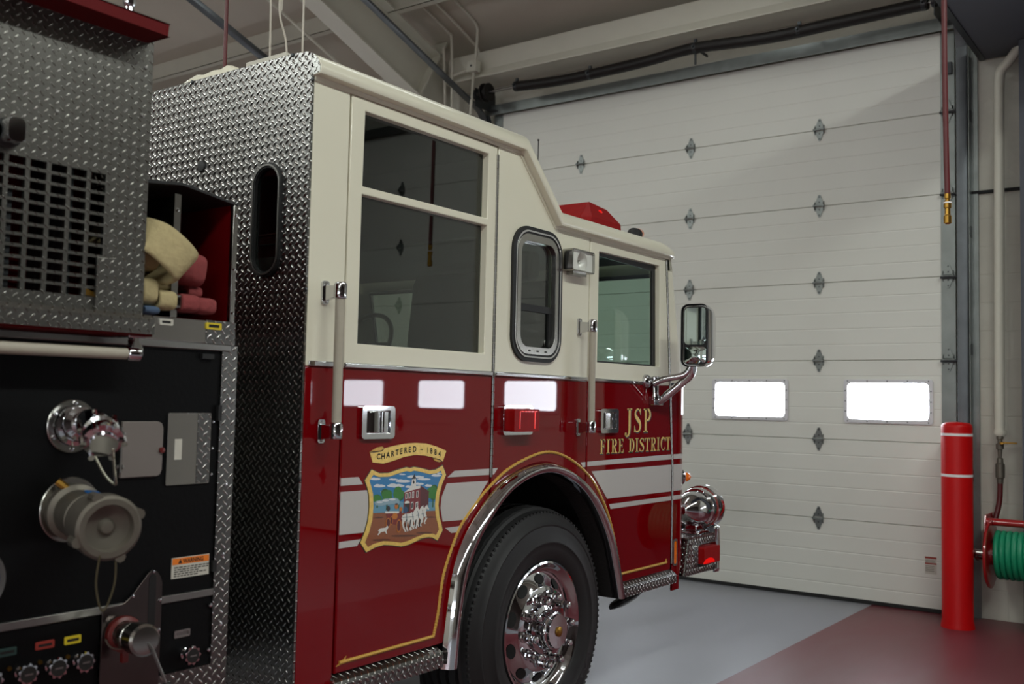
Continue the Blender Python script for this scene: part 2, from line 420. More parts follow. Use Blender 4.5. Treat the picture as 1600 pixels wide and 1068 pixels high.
for x in (6.8, 5.3, 3.8, 2.3, .8):              # roof purlins
    z = roof_z(x)
    mb = MB().box(x-.004, x+.004, -9, 14, z-.205, z-.003).box(x-.07, x+.004, -9, 14, z-.21, z-.203).box(x-.07, x-.066, -9, 14, z-.21, z-.185)
    struct('trim_%d' % n, mb, M['paint_white'], 'cream steel purlin under the sloping roof', smooth=False); n += 1
for y in (6.42, .35, 12.44):                    # tapered frames: rafter and column
    mb = MB()
    web = [(7.72, 0), (7.72, roof_z(7.72)-.22), (.5, roof_z(.5)-.22), (.5, roof_z(.5)-.62), (5.2, 5.09), (6.87, 4.469), (7.14, 4.37), (7.42, 0)]
    mb.prism(web, PY, y-.005, y+.005)
    for a, b in (((.5, roof_z(.5)-.62), (5.2, 5.09)), ((5.2, 5.09), (6.87, 4.469)), ((6.87, 4.469), (7.14, 4.37)), ((7.14, 4.37), (7.42, 0)), ((7.72, roof_z(7.72)-.22), (.5, roof_z(.5)-.22))):
        d = Vector((b[0]-a[0], b[1]-a[1])).normalized(); q = Vector((-d.y, d.x))*.008
        mb.prism([(a[0]-q.x, a[1]-q.y), (b[0]-q.x, b[1]-q.y), (b[0]+q.x, b[1]+q.y), (a[0]+q.x, a[1]+q.y)], PY, y-.1, y+.1)
    a, b = (7.12, 4.40), (7.5, 5.02)            # splice plate
    mb.prism([(a[0], a[1]), (a[0]+.015, a[1]-.01), (b[0]+.015, b[1]-.01), (b[0], b[1])], PY, y-.1, y+.1)
    struct('trim_%d' % n, mb, M['paint_white'], 'wide cream tapered steel roof frame', smooth=False); n += 1
# eave channel along the front wall
mb = MB().box(7.5, 7.51, -9, 6.3, 4.65, 4.83).prism([(7.445, 4.57), (7.45, 4.565), (7.503, 4.648), (7.498, 4.654)], lambda u, v, w: (u, w, v), -9, 6.3).box(7.445, 7.78, -9, 6.3, 4.562, 4.57).box(7.5, 7.6, -9, 6.3, 4.825, 4.832)
struct('trim_%d' % n, mb, M['paint_white'], 'cream steel channel running above the big door', smooth=False, bevel=.004); n += 1
# band of wall between the channel and the door head, dark recess
def garage(nm, yc, label, seg_label):
    """sectional overhead door, seven 0.61 m sections, yc = centre"""
    SEC = .6096; y0, y1 = yc-2.12, yc+2.12; X = 7.753
    t = thing(nm, label, 'garage door', (X, yc, 0), kind='structure')
    for k in range(7):
        P = []
        zb, zt = k*SEC-.001, (k+1)*SEC+.0005
        for j in range(6):
            z = zb+(zt-zb)*j/5
            if j == 0: P += [(X+.006, z+.002), (X, z+.006)]
            elif j == 5: P += [(X, z-.006), (X+.006, z-.002)]
            else: P += [(X, z-.006), (X+.0022, z-.001), (X+.0022, z+.001), (X, z+.006)]
        P += [(X+.045, zt), (X+.045, zb)]
        o = obj('door_section', MB().prism(P, lambda u, v, w: (u, w, v), y0, y1), M['door_panel'], t, ang=12); o['kind'] = 'structure'
    b = MB().box(X-.004, X+.03, y0, y1, .003, .03); obj('bottom_seal', b, M['rubber'], t)
    for s in (-1, 1):                            # galvanised end stiles
        ye = y0 if s < 0 else y1
        obj('end_stile', MB().box(X-.008, X+.01, min(ye, ye-s*.1), max(ye, ye-s*.1), .02, 4.26), M['galv'], t, bevel=.002)
    for yy in (-1.635, -.545, .545, 1.635):
        a, b2 = yc+yy-.325, yc+yy+.325
        fr = obj('window_frame', MB().prism(rrect(a, b2, 1.353, 1.683, .02), PX, X-.014, X+.002, holes=[rrect(a+.028, b2-.028, 1.381, 1.655, .035)])
                 , M['win_frame'], t, bevel=.003)
        sc = MB()
        for i in range(5):
            for zz in (1.366, 1.67): sc.lathe((X-.0145, a+.03+i*(b2-a-.06)/4, zz), (-1, 0, 0), [(.005, 0), (.004, .002), (0, .003)], 8)
        for zz in (1.44, 1.518, 1.596):
            for yy2 in (a+.013, b2-.013): sc.lathe((X-.0145, yy2, zz), (-1, 0, 0), [(.005, 0), (.004, .002), (0, .003)], 8)
        obj('frame_screws', sc, M['galv_dark'], fr)
        obj('window_pane', MB().prism(rrect(a+.026, b2-.026, 1.379, 1.657, .036), PX, X-.005, X-.001), M['daylight'], fr, smooth=False)
    # hinges
    def hinge_mb(yh, zh):
        m = MB()
        for s in (1, -1):
            P = [(yh-.033, zh+s*.012), (yh+.033, zh+s*.012), (yh+.03, zh+s*.03), (yh+.008, zh+s*.088), (yh-.008, zh+s*.088), (yh-.03, zh+s*.03)]
            m.prism(P, PX, X-.006, X-.001)
            for q in (.03, .072): m.lathe((X-.006, yh, zh+s*q), (-1, 0, 0), [(.006, 0), (.005, .003), (0, .0035)], 8, 1)
        for s in (-1, 1): m.prism([(X-.001, zh-.04), (X-.03, zh-.008), (X-.03, zh+.008), (X-.001, zh+.04)], lambda u, v, w: (u, w, v), yh+s*.035-.002, yh+s*.035+.002)
        m.tube([(X-.022, yh-.045, zh), (X-.022, yh+.045, zh)], .008, 10)
        return m
    first = None
    for dy in (-1.115, 0, 1.11):
        for k in range(1, 7):
            if first is None: first = obj('hinge', hinge_mb(yc+dy, k*SEC), [M['galv'], M['galv_dark']], t); fy = dy; fk = k
            else: dup(first, (0, dy-fy, (k-fk)*SEC))
    for s in (-1, 1):
        for k in range(1, 7):
            m = hinge_mb(yc+s*2.07, k*SEC); m.xform(Matrix.Translation((-.012, 0, 0)))
            m.tube([(X-.035, yc+s*2.02, k*SEC-.012), (X-.035, yc+s*2.14, k*SEC-.012)], .009, 10, 1)
            obj('roller_hinge', m, [M['galv'], M['galv_dark']], t)
        obj('top_bracket', MB().box(X-.03, X-.004, yc+s*2.07-.035, yc+s*2.07+.035, 3.93, 4.02), M['galv_dark'], t, bevel=.003)
    return t
d1 = garage('door_1', 3.778, 'white sectional overhead door with bright windows in front of the fire engine', '')
mb = MB()
flatY = lambda u, v, w: (w, -u, v)
mb.prism([(-1.88, .275), (-1.80, .275), (-1.80, .40), (-1.88, .40)], flatY, 7.7505, 7.7525)
for a, b in ((.385, .398), (.345, .355)): mb.prism([(-1.88, a), (-1.80, a), (-1.80, b), (-1.88, b)], flatY, 7.7495, 7.7503, 1)
for i, zz in enumerate((.37, .36, .33, .318, .306, .294)): mb.prism([(-1.876, zz), (-1.815, zz), (-1.815, zz+.004), (-1.876, zz+.004)], flatY, 7.7495, 7.7503, 2)
obj('warning_sticker', mb, [M['white_label'], M['red_label'], M['cast']], d1, smooth=False)
garage('door_2', 3.778-6.02, 'white sectional overhead door of the neighbouring bay', '')
garage('door_3', 3.778+6.02, 'white sectional overhead door beyond the fire engine', '')

# door head: galvanised angle above each door, dark recess behind the spring
for yc in (3.778, 3.778-6.02, 3.778+6.02):
    mb = MB().box(7.68, 7.686, yc-2.22, yc+2.2, 4.25, 4.348).box(7.68, 7.80, yc-2.22, yc+2.2, 4.343, 4.348)
    struct('trim_%d' % n, mb, M['galv'], 'galvanised steel angle over the door head', smooth=False, bevel=.002); n += 1

# vertical and sloping door tracks
def track(y, s, label, cat='door track'):
    t = thing('door_track', label, cat, (7.7, y, 0))
    sec = [(-.028, -.012), (-.028, .012), (-.02, .016), (.024, .016), (.028, .008), (.026, .004), (.02, .012), (-.022, .011), (-.024, -.012)]
    p = [(7.70, y, .0), (7.70, y, 3.9), (7.69, y, 4.12), (7.60, y, 4.28), (7.4, y, 4.36), (5.0, y, 4.36+2.4*.345), (3.2, y, 4.36+4.2*.345)]
    m = MB()
    P = [Vector(q) for q in p]
    for i, q in enumerate(P): pass
    obj('rail', m.sweep(spline(p[:5], 5)+[Vector(q) for q in p[5:]], [(a*s*1.35, b*1.7) for a, b in sec], (0, 1, 0)), M['galv_mid'], t, ang=50)
    obj('wall_angle', MB().box(7.69, 7.80, y-s*.045-.002, y-s*.045+.002, 0, 4.1).box(7.775, 7.80, min(y-s*.045, y-s*.09), max(y-s*.045, y-s*.09), 0, 4.1), M['galv'], t)
    for z in (1.0, 1.9, 2.75, 3.6):
        obj('track_bracket', MB().box(7.715, 7.775, y-s*.05, y-s*.044, z-.04, z+.04).box(7.70, 7.716, min(y-s*.05, y), max(y-s*.05, y), z-.03, z+.03), M['galv_dark'], t)
    return t
track(1.60, 1, 'grey steel door track beside the red bollard, near edge of the white door')
track(5.955, -1, 'dark steel door track rising along the roof slope behind the cab roof')
track(7.62, 1, 'dark steel door track of the farther bay, crossing behind the cords', )

# torsion spring shaft
t = thing('torsion_spring_shaft', 'sagging black torsion spring tube slung along the wall above the white door', 'door spring', (7.45, 3.7, 4.4))
pts = [(7.45, 5.44, 4.40), (7.45, 4.974, 4.372), (7.45, 4.50, 4.372), (7.45, 4.06, 4.385), (7.45, 3.72, 4.41), (7.45, 3.52, 4.408), (7.45, 2.97, 4.372), (7.45, 2.47, 4.376), (7.45, 2.0, 4.384), (7.45, 1.77, 4.388)]
sp = spline(pts, 14); rr = [.046+.0018*(i % 2) for i in range(len(sp))]
obj('spring', MB().tube(sp, rr, 14), M['black_pipe'], t)
obj('shaft', MB().tube([(7.45, 6.05, 4.40), (7.45, 1.5, 4.39)], .013, 10), M['steel'], t)
for y, z in ((5.42, 4.40), (4.62, 4.372), (3.60, 4.41), (2.72, 4.374), (1.8, 4.386)):
    obj('clamp', MB().tube([(7.45, y-.015, z), (7.45, y+.015, z)], .049, 16).box(7.44, 7.46, y-.012, y+.012, z+.04, z+.075).lathe((7.40, y, z), (-1, 0, 0), [(.01, 0), (.01, .02), (0, .02)], 6), M['galv_dark'], t)
obj('centre_bracket', MB().box(7.445, 7.455, 3.592, 3.608, 4.27, 4.42).box(7.455, 7.68, 3.595, 3.605, 4.40, 4.42), M['galv_dark'], t)
for y in (5.79, 1.62):
    obj('cable_drum', MB().lathe((7.45, y-.05, 4.40), (0, 1, 0), [(.02, 0), (.085, 0), (.085, .012), (.062, .014), (.066, .02), (.062, .026), (.066, .032), (.062, .038), (.066, .044), (.062, .05), (.09, .052), (.09, .066), (.03, .066), (.03, .085), (0, .085)], 28), M['black_pipe'], t)
    obj('end_bracket', MB().box(7.42, 7.74, y+.1, y+.106, 4.28, 4.46).box(7.6, 7.74, y+.02, y+.1, 4.28, 4.286).lathe((7.45, y+.095, 4.40), (0, 1, 0), [(.05, 0), (.05, .03), (.0, .03)], 16), M['galv_dark'], t)

# electrical conduits on the steel frame with a junction box
t = thing('electrical_conduit', 'cream electrical conduits dropping to a small junction box beside the roof frame', 'conduit', (7.4, 5.9, 4.6))
for P in ([(6.2, 5.86, 5.46), (7.1, 5.86, 5.16), (7.36, 5.86, 5.06), (7.4, 5.865, 4.95), (7.4, 5.89, 4.70)], [(7.4, 5.9, 4.60), (7.4, 5.93, 4.2)],
          [(6.1, 6.2, 5.48), (7.1, 6.2, 5.13), (7.33, 6.18, 5.03), (7.38, 6.17, 4.95), (7.4, 6.16, 4.3)], [(7.4, 6.15, 4.62), (7.4, 5.93, 4.645)],
          [(6.0, 6.07, 5.53), (7.42, 6.0, 4.98), (7.5, 5.92, 4.8)], [(7.36, 6.25, 4.9), (7.4, 6.24, 4.2)], [(5.47, 6.78, 4.955), (6.97, 6.78, 4.40)]):
    obj('pipe', MB().tube(spline(P, 5) if len(P) > 2 else P, .0135, 8), M['conduit'], t)
obj('junction_box', MB().box(7.35, 7.43, 5.84, 5.95, 4.60, 4.71), M['paint_white'], t, bevel=.006)
obj('box_screw', MB().lathe((7.35, 5.895, 4.655), (-1, 0, 0), [(.012, 0), (.01, .004), (0, .005)], 10), M['galv_dark'], t)

# wall trim between block and vinyl, black line
struct('trim_%d' % n, MB().box(7.77, 7.80, .35, 1.56, 3.03, 3.05), M['dark'], 'dark edge strip between block wall and wrinkled vinyl', smooth=False); n += 1
struct('trim_%d' % n, MB().box(7.45, 7.80, .3, 1.185, 0, 4.0), M['loft'], 'boxed column on the wall, greyed for shade', smooth=False); n += 1  # dark sheet grey stands in for shade on the column

# grey sheet metal platform over the passage between doors
t = thing('overhead_platform', 'dark grey sheet metal platform hung under the roof beside the red hose', 'platform', (6.4, .8, 4.0))
obj('deck', MB().box(4.9, 7.76, .42, 1.455, 4.005, 4.06), M['loft'], t)
mb = MB().box(4.9, 7.76, 1.45, 1.49, 3.997, 4.003).box(4.9, 7.76, 1.485, 1.49, 4.0, 4.06)
obj('edge_angle', mb, M['galv_dark'], t)
for x in (5.2, 6.2, 7.3):
    o = obj('screw', MB().lathe((x, 1.1, 4.006), (0, 0, -1), [(.008, 0), (.006, .004), (0, .004)], 8), M['galv_dark'], t)
for x in (5.0, 7.6):
    for y in (.5, 1.4): obj('hanger_rod', MB().tube([(x, y, 4.05), (x, y, roof_z(x))], .008, 8), M['galv'], t)

# red air hose with brass fitting
t = thing('hanging_air_hose', 'dark red air hose with a brass fitting hanging in front of the white door', 'hose', (4.48, .995, 2.24))
P = spline([(4.48, 1.0, roof_z(4.48)-.03), (4.48, 1.002, 4.6), (4.48, 1.0, 3.2), (4.48, .996, 2.7), (4.48, .990, 2.36)], 8)
obj('hose', MB().tube(P, .0115, 12), M['hose_dark_red'], t)
obj('coupling', MB().lathe((4.48, .990, 2.375), (0, 0, -1), [(0, 0), (.013, 0), (.0135, .02), (.010, .024), (.010, .03), (.0155, .032), (.0155, .06), (.011, .063), (.012, .09), (.016, .095), (.016, .125), (.008, .13), (0, .13)], 12), M['brass'], t)
obj('clamp_ring', MB().lathe((4.48, .990, 2.34), (0, 0, -1), [(.0165, 0), (.0165, .006), (.01, .006)], 12), M['bollard_band'], t)

# second hanging hose and pale cords dropping to the cab roof
t = thing('hanging_hose', 'thin dark red hose dropping from the roof behind the cab', 'hose', (2.35, 3.06, 2.66))
obj('hose', MB().tube([(2.31, 3.06, roof_z(2.3)-.03), (2.335, 3.07, 4.2), (2.35, 3.07, 2.60)], .0075, 10), M['hose_dark_red'], t)
for P, lab in (([(2.56, 3.12, 5.0), (2.57, 3.12, 4.0), (2.60, 3.12, 3.0), (2.605, 3.12, 2.584)], 'pale hanging cord above the cab roof, next to the dark red drop hose'),
               ([(2.59, 3.02, 5.3), (2.575, 3.02, 3.3), (2.56, 3.02, 3.04), (2.565, 3.02, 2.94), (2.60, 3.02, 2.84), (2.62, 3.02, 2.584)], 'pale curved cord above the cab roof, middle one of three'),
               ([(2.66, 3.0, 5.2), (2.66, 3.0, 4.0), (2.665, 3.0, 3.0), (2.67, 3.0, 2.584)], 'pale straight cord above the cab roof, closest to its rounded corner')):
    P[0] = (P[0][0], P[0][1], roof_z(P[0][0])-.02)
    o = obj('hanging_rope', MB().tube(spline(P, 6), .004, 8), M['cord']); tag(o, lab, 'rope', 'cords hanging over the cab roof')

# bollard
t = thing('bollard', 'tall red bollard with two thin white bands beside the white door', 'bollard', (7.36, 1.575, 0))
obj('sleeve', MB().lathe((7.36, 1.575, 0), (0, 0, 1), [(.108, 0), (.106, .02), (.1, .05), (.1, 1.345), (.097, 1.36), (.088, 1.372), (.07, 1.379), (0, 1.384)], 40), M['bollard'], t)
for z in (1.012, 1.288):
    obj('band', MB().lathe((7.36, 1.575, z), (0, 0, 1), [(.1, 0), (.1012, .001), (.1012, .017), (.1, .018)], 40), M['bollard_band'], t)

# water pipe, valve, supply hose and hose reel on the wall
t = thing('water_pipe', 'cream wall pipe ending in a brass valve and dark red supply hose', 'pipe', (7.7, 1.36, 1.2))
obj('riser', MB().tube([(7.62, 1.2, 4.02), (7.66, 1.28, 3.93)]+spline([(7.68, 1.32, 3.90), (7.70, 1.345, 3.86), (7.70, 1.352, 3.76)], 4)+[(7.70, 1.362, 2.5), (7.70, 1.367, 1.29)], .034, 16), M['conduit'], t)
obj('pipe_clamp', MB().tube([(7.70, 1.366, 1.30), (7.70, 1.366, 1.33)], .042, 14).box(7.70, 7.79, 1.35, 1.38, 1.3, 1.33), M['conduit'], t)
obj('valve', MB().lathe((7.70, 1.366, 1.30), (0, 0, -1), [(0, 0), (.022, 0), (.024, .03), (.016, .035), (.016, .06), (.026, .065), (.026, .1), (.016, .105), (.012, .16), (.02, .165), (.022, .2), (.030, .205), (.030, .30), (.022, .305), (.02, .34), (0, .34)], 12), M['cast'], t)
obj('valve_handle', MB().box(7.655, 7.67, 1.25, 1.345, 1.238, 1.25).box(7.65, 7.69, 1.335, 1.36, 1.232, 1.25), M['brass'], t, bevel=.003)
obj('supply_hose', MB().tube(spline([(7.70, 1.366, .97), (7.69, 1.37, .84), (7.66, 1.392, .72), (7.60, 1.42, .62), (7.52, 1.42, .55)], 6), .018, 12), M['hose_dark_red'], t)

t = thing('hose_reel', 'red wall hose reel wound with green hose beside the bollard', 'hose reel', (7.5, 1.1, .5))
ax = (0, -1, 0); c0 = Vector((7.42, 1.375, .505))
dsc = obj('side_disc', MB().lathe(c0, ax, [(.06, -.008), (.19, -.008), (.215, -.014), (.228, -.006), (.228, .004), (.215, .008), (.19, .003), (.16, .008), (.1, .003), (.06, .006)], 48), M['reel_red'], t)
dup(dsc, (0, -.52, 0))
obj('drum', MB().lathe(c0, ax, [(0, -.02), (.075, -.02), (.075, .54), (0, .54)], 28), M['reel_red'], t)
arm = obj('side_arm', MB().prism([(7.36, .48), (7.48, .48), (7.57, .68), (7.795, .66), (7.795, .76), (7.44, .76)], PY, 1.408, 1.42), M['reel_red'], t, bevel=.004)
dup(arm, (0, -.608, 0))
obj('cross_bar', MB().tube([(7.46, 1.425, .715), (7.46, .795, .715)], .025, 16), M['reel_red'], t)
mb = MB(); hp = []
for i in range(12*24+1): a = 2*PI*i/24; hp.append((7.42+.145*math.cos(a), 1.345-.036*i/24-.005, .505+.145*math.sin(a)))
mb.tube(hp, .0185, 10); obj('green_hose', mb, M['hose_green'], t)
hp = [(7.42+.112*math.cos(2*PI*i/24), 1.345-.036*i/24-.02, .505+.112*math.sin(2*PI*i/24)) for i in range(11*24)]
obj('inner_hose', MB().tube(hp, .0185, 8), M['hose_green'], t)
obj('swivel', MB().lathe((7.42, 1.40, .505), (0, 1, 0), [(0, 0), (.035, 0), (.035, .03), (.022, .034), (.022, .07), (.026, .075), (.026, .10), (.017, .10), (.017, .14), (0, .14)], 16)
    .tube(spline([(7.42, 1.46, .505), (7.44, 1.475, .47), (7.49, 1.455, .46), (7.53, 1.43, .53)], 5), .016, 10), M['chrome_dull'], t)

# ------------------------------------------------------------------ fire engine
FE = thing('fire_engine', 'red and cream fire engine with tread plate walls standing in the grey bay', 'fire engine', (2.2, 3.6, 0))
YS = 2.40; YF = 4.80
side = lambda u, v: (u, YS, v)

ARO = spline([(p[0], p[1], 0) for p in ((2.905, .47), (2.931, .686), (2.981, .869), (3.093, 1.016), (3.277, 1.147), (3.526, 1.204), (3.753, 1.16), (3.946, 1.044), (4.094, .863), (4.17, .676), (4.206, .545))], 6)
ARI = spline([(p[0], p[1], 0) for p in ((2.962, .47), (2.982, .67), (3.03, .835), (3.128, .968), (3.295, 1.098), (3.530, 1.155), (3.745, 1.112), (3.918, 1.005), (4.055, .835), (4.128, .66), (4.165, .545))], 6)
def arch_z(x):
    best = min(ARO, key=lambda p: abs(p.x-x)+(10 if p.y < .5 else 0)); return best.y
ZT, ZC = 1.558, 1.576            # red top, cream bottom
def arc_pts(xa, xb):
    P = [(p.x, p.y) for p in ARO if min(xa, xb) < p.x < max(xa, xb)]
    P.sort(); return P if xa < xb else P[::-1]

# rear corner strip
rc = obj('corner_panel', MB().prism([(2.19, .49), (2.344, .49), (2.349, ZT), (2.19, ZT)], PY, YS, YS+.03), M['red'], FE, bevel=.003)
obj('upper_panel', MB().prism([(2.19, ZT), (2.349, ZT), (2.349, 2.50), (2.19, 2.50)], PY, YS, YS+.03), M['cream'], rc, bevel=.003, label='cream upper part')
obj('trim_strip', MB().box(2.20, 2.345, YS-.008, YS+.002, ZT, ZC), M['chrome'], rc, bevel=.003, label='chrome strip')

# crew door
up = [(2.421, 2.178), (3.119, 2.180), (3.121, 2.439), (2.425, 2.437)]; low = [(2.419, 1.642), (3.119, 1.645), (3.119, 2.152), (2.420, 2.150)]
cd = obj('crew_door', MB().prism([(2.357, .562), (2.905, .562)]+[(p.x, p.y) for p in ARO if p.y > .57 and p.x < 3.168]+[(3.170, arch_z(3.17)), (3.172, ZT), (2.357, ZT)], PY, YS, YS+.036), M['red'], FE, bevel=.004)
obj('window_surround', MB().prism([(2.357, ZT), (3.172, ZT), (3.178, 2.478), (2.359, 2.478)], PY, YS, YS+.036, holes=[up, low]), M['cream'], cd, bevel=.004, label='cream window surround')
obj('upper_pane', MB().box(2.40, 3.13, YS+.030, YS+.034, 2.16, 2.45), M['glass_dark'], cd, smooth=False)
obj('lower_pane', MB().box(2.40, 3.13, YS+.030, YS+.034, 1.63, 2.16), M['glass_dark'], cd, smooth=False)
obj('trim_strip', MB().box(2.357, 3.168, YS-.009, YS+.002, ZT, ZC), M['chrome'], cd, bevel=.004, label='chrome strip')
mb = MB()
for i in range(46): mb.lathe((3.177, YS-.002, 1.16+i*.028), (0, 0, 1), [(.0055, 0), (.0055, .024), (.0035, .025), (.0035, .027)], 8)
obj('piano_hinge', mb, M['steel'], cd)
st = MB(); w = (YS-.0012, YS+.001)
for P in ([(2.360, 1.170), (2.462, 1.170), (2.441, 1.195), (2.360, 1.195)], [(2.360, 1.010), (2.484, 1.008), (2.502, 1.05), (2.506, 1.09), (2.500, 1.12), (2.486, 1.149), (2.360, 1.150)],
          [(2.360, .966), (2.443, .966), (2.461, .987), (2.360, .987)], [(2.909, 1.171), (3.165, 1.169), (3.165, 1.193), (2.950, 1.194)],
          [(2.887, 1.010), (3.030, 1.006), (3.075, 1.055), (3.115, 1.10), (3.160, 1.146), (2.906, 1.149), (2.878, 1.10), (2.873, 1.06)], [(2.940, .963), (2.985, .963), (3.0, .985), (2.903, .985)]):
    obj('stripe', MB().prism(P, PY, *w), M['stripe'], cd, smooth=False, label='pale grey reflective stripe')

# flush door handle (chrome paddle)
def handle(x0, z0, par):
    h = obj('door_handle', MB().prism(rrect(x0, x0+.162, z0, z0+.113, .014), PY, YS-.014, YS+.002, holes=[rrect(x0+.022, x0+.140, z0+.018, z0+.097, .006)]), M['chrome'], par, bevel=.005, label='square chrome paddle handle')
    m = MB().box(x0+.02, x0+.142, YS-.0005, YS+.001, z0+.016, z0+.099)
    obj('recess', m, M['chrome_dull'], h)
    obj('paddle', MB().prism([(x0+.026, YS-.001), (x0+.045, YS-.012), (x0+.088, YS-.013), (x0+.094, YS-.001)], PZ, z0+.02, z0+.095)
        .prism([(x0+.102, YS-.001), (x0+.108, YS-.010), (x0+.132, YS-.010), (x0+.138, YS-.001)], PZ, z0+.02, z0+.095), M['chrome'], h, bevel=.003)
    return h
handle(2.438, 1.321, cd)

# gold lettering ribbon and painted emblem on the crew door
def Q(cx, cy):
    """emblem drawing grid (890 x 1068) laid on the door skin"""
    u = (cx-110)/655.; v = (cy-265)/745.
    zt = 1.216-.002*u; zb = .942+.003*u
    yl = 265-40*u; yb = 1010-100*u
    t = (cy-yl)/(yb-yl)
    return (2.501+.374*u-.004*t, zt+(zb-zt)*t)
def art(P): return [Q(*p) for p in P]
FR = [(112, 262), (180, 295), (260, 292), (340, 262), (420, 238), (455, 246), (490, 234), (560, 246), (640, 266), (700, 258), (768, 218), (806, 305), (770, 390), (745, 490), (740, 590), (752, 690), (775, 760), (790, 822), (742, 916), (690, 888), (620, 890), (540, 920), (470, 952), (432, 962), (395, 970), (320, 958), (240, 952), (170, 972), (92, 1016), (40, 930), (75, 830), (98, 720), (104, 600), (96, 490), (78, 420), (58, 362)]
FR = [(p[0], p[1]) for p in FR]
cxm, cym = 425, 590
def inset(P, k):
    out = []
    n = len(P)
    for i in range(n):
        a, b, c = Vector(P[i-1]), Vector(P[i]), Vector(P[(i+1) % n])
        t1 = (b-a).normalized(); t2 = (c-b).normalized(); nn = Vector((-(t1.y+t2.y), t1.x+t2.x)).normalized()
        cs = max(.55, nn.dot(Vector((-t1.y, t1.x)))); out.append(tuple(b+nn*k/cs))
    return out
IN = inset(FR, 34)
obj('emblem_shadow', MB().prism(art(inset(FR, -7)), PY, YS-.0012, YS+.001), M['black_outline'], cd, smooth=False)
obj('emblem_frame', MB().prism(art(FR), PY, YS-.003, YS, holes=[art(IN)]), M['gold'], cd, bevel=.0012, label='gold scalloped frame')
pic = MB(); keys = list(ART); KI = {k: i for i, k in enumerate(keys)}
lay = [YS-.0016]
def paint(P, k):
    lay[0] -= .00001; pic.prism(art(P), PY, lay[0], lay[0]+.0004, KI[k], back=False)
def ell(cx, cy, rx, ry, n=14): return [(cx+rx*math.cos(2*PI*i/n), cy+ry*math.sin(2*PI*i/n)) for i in range(n)]
paint(IN, 'sky')
left = [p for p in IN if p[1] > 660]
i0 = IN.index(left[0]); order = [IN[(i0+i) % len(IN)] for i in range(len(left))]
paint([(138, 655), (300, 648), (430, 665), (600, 648), (712, 636)]+order, 'earth')
paint([(150, 560), (330, 545), (410, 560), (420, 662), (300, 655), (142, 660)], 'water')
paint([(640, 560), (716, 556), (712, 640), (600, 645)], 'water')
random.seed(7)
for (x, y, rx, ry) in ((148, 348, 44, 15), (305, 352, 42, 11), (395, 368, 70, 18), (185, 412, 52, 18), (330, 410, 80, 22), (455, 420, 40, 14), (510, 328, 84, 16), (590, 348, 66, 14), (710, 312, 50, 16), (740, 292, 26, 9), (548, 392, 44, 13), (640, 408, 40, 14), (385, 305, 30, 8), (212, 465, 16, 7)):
    paint(ell(x, y, rx, ry*.7), 'cloud'); paint(ell(x-rx*.35, y-ry*.4, rx*.4, ry*.6), 'cloud'); paint(ell(x+rx*.3, y-ry*.3, rx*.35, ry*.5), 'cloud')
for (x, y, r) in ((172, 520, 44), (255, 500, 62), (360, 480, 66), (685, 470, 66)):
    for i in range(7):
        a = random.uniform(0, 2*PI); d = r*.5*random.random()**.5
        paint(ell(x+d*math.cos(a), y+d*1.25*math.sin(a), r*.55, r*.62, 9), 'tree' if i > 1 else 'tree_dark')
    paint([(x-5, y+r*.9), (x+5, y+r*.9), (x+6, y+r*2.1), (x-6, y+r*2.1)], 'tree_dark')
paint([(408, 470), (556, 428), (562, 660), (406, 668)], 'brick'); paint([(556, 428), (640, 470), (640, 625), (562, 650)], 'brick_dark')
paint([(405, 472), (470, 420), (560, 405), (565, 428)], 'white'); paint([(556, 404), (645, 462), (640, 472), (556, 430)], 'brick_dark')
paint([(476, 345), (512, 342), (516, 412), (470, 420)], 'white'); paint([(472, 348), (496, 300), (516, 344)], 'ink'); paint(ell(492, 376, 8, 16), 'ink')
for x in (428, 458, 490, 530):
    s = (x-428)*.3
    paint([(x-9, 478-s*.7), (x+9, 474-s*.7), (x+9, 528-s*.4), (x-9, 532-s*.4)], 'white'); paint([(x-5, 484-s*.7), (x+5, 481-s*.7), (x+5, 522-s*.4), (x-5, 525-s*.4)], 'ink')
for x in (484, 528):
    paint([(x-10, 562), (x+12, 556), (x+12, 622), (x-10, 628)], 'white'); paint([(x-6, 570), (x+7, 566), (x+7, 616), (x-6, 620)], 'ink')
paint(ell(438, 566, 24, 18), 'white'); paint([(418, 575), (460, 570), (462, 650), (418, 655)], 'ink')
for (x, y, rx, ry) in ((200, 568, 56, 26), (260, 556, 54, 30), (320, 550, 40, 30), (345, 560, 22, 32)): paint(ell(x, y, rx, ry), 'smoke')
for (x, y, rx, ry) in ((240, 545, 30, 10), (300, 535, 30, 10), (190, 560, 28, 8)): paint(ell(x, y, rx, ry), 'cloud')
paint([(250, 660), (390, 640), (395, 730), (360, 770), (300, 760), (262, 720)], 'engine')
for (x, y, rx, ry) in ((272, 750, 22, 46), (368, 780, 22, 62), (300, 730, 14, 40)): paint(ell(x, y, rx, ry), 'orange'); paint(ell(x, y, rx*.75, ry*.8), 'brick_dark')
paint([(240, 645), (368, 645), (364, 664), (244, 664)], 'white'); paint(ell(340, 600, 16, 26), 'orange'); paint(ell(340, 578, 14, 8), 'ink'); paint(ell(382, 625, 14, 20), 'orange'); paint(ell(268, 620, 16, 26), 'ink'); paint(ell(424, 632, 20, 30), 'blue'); paint(ell(330, 690, 24, 30), 'orange')
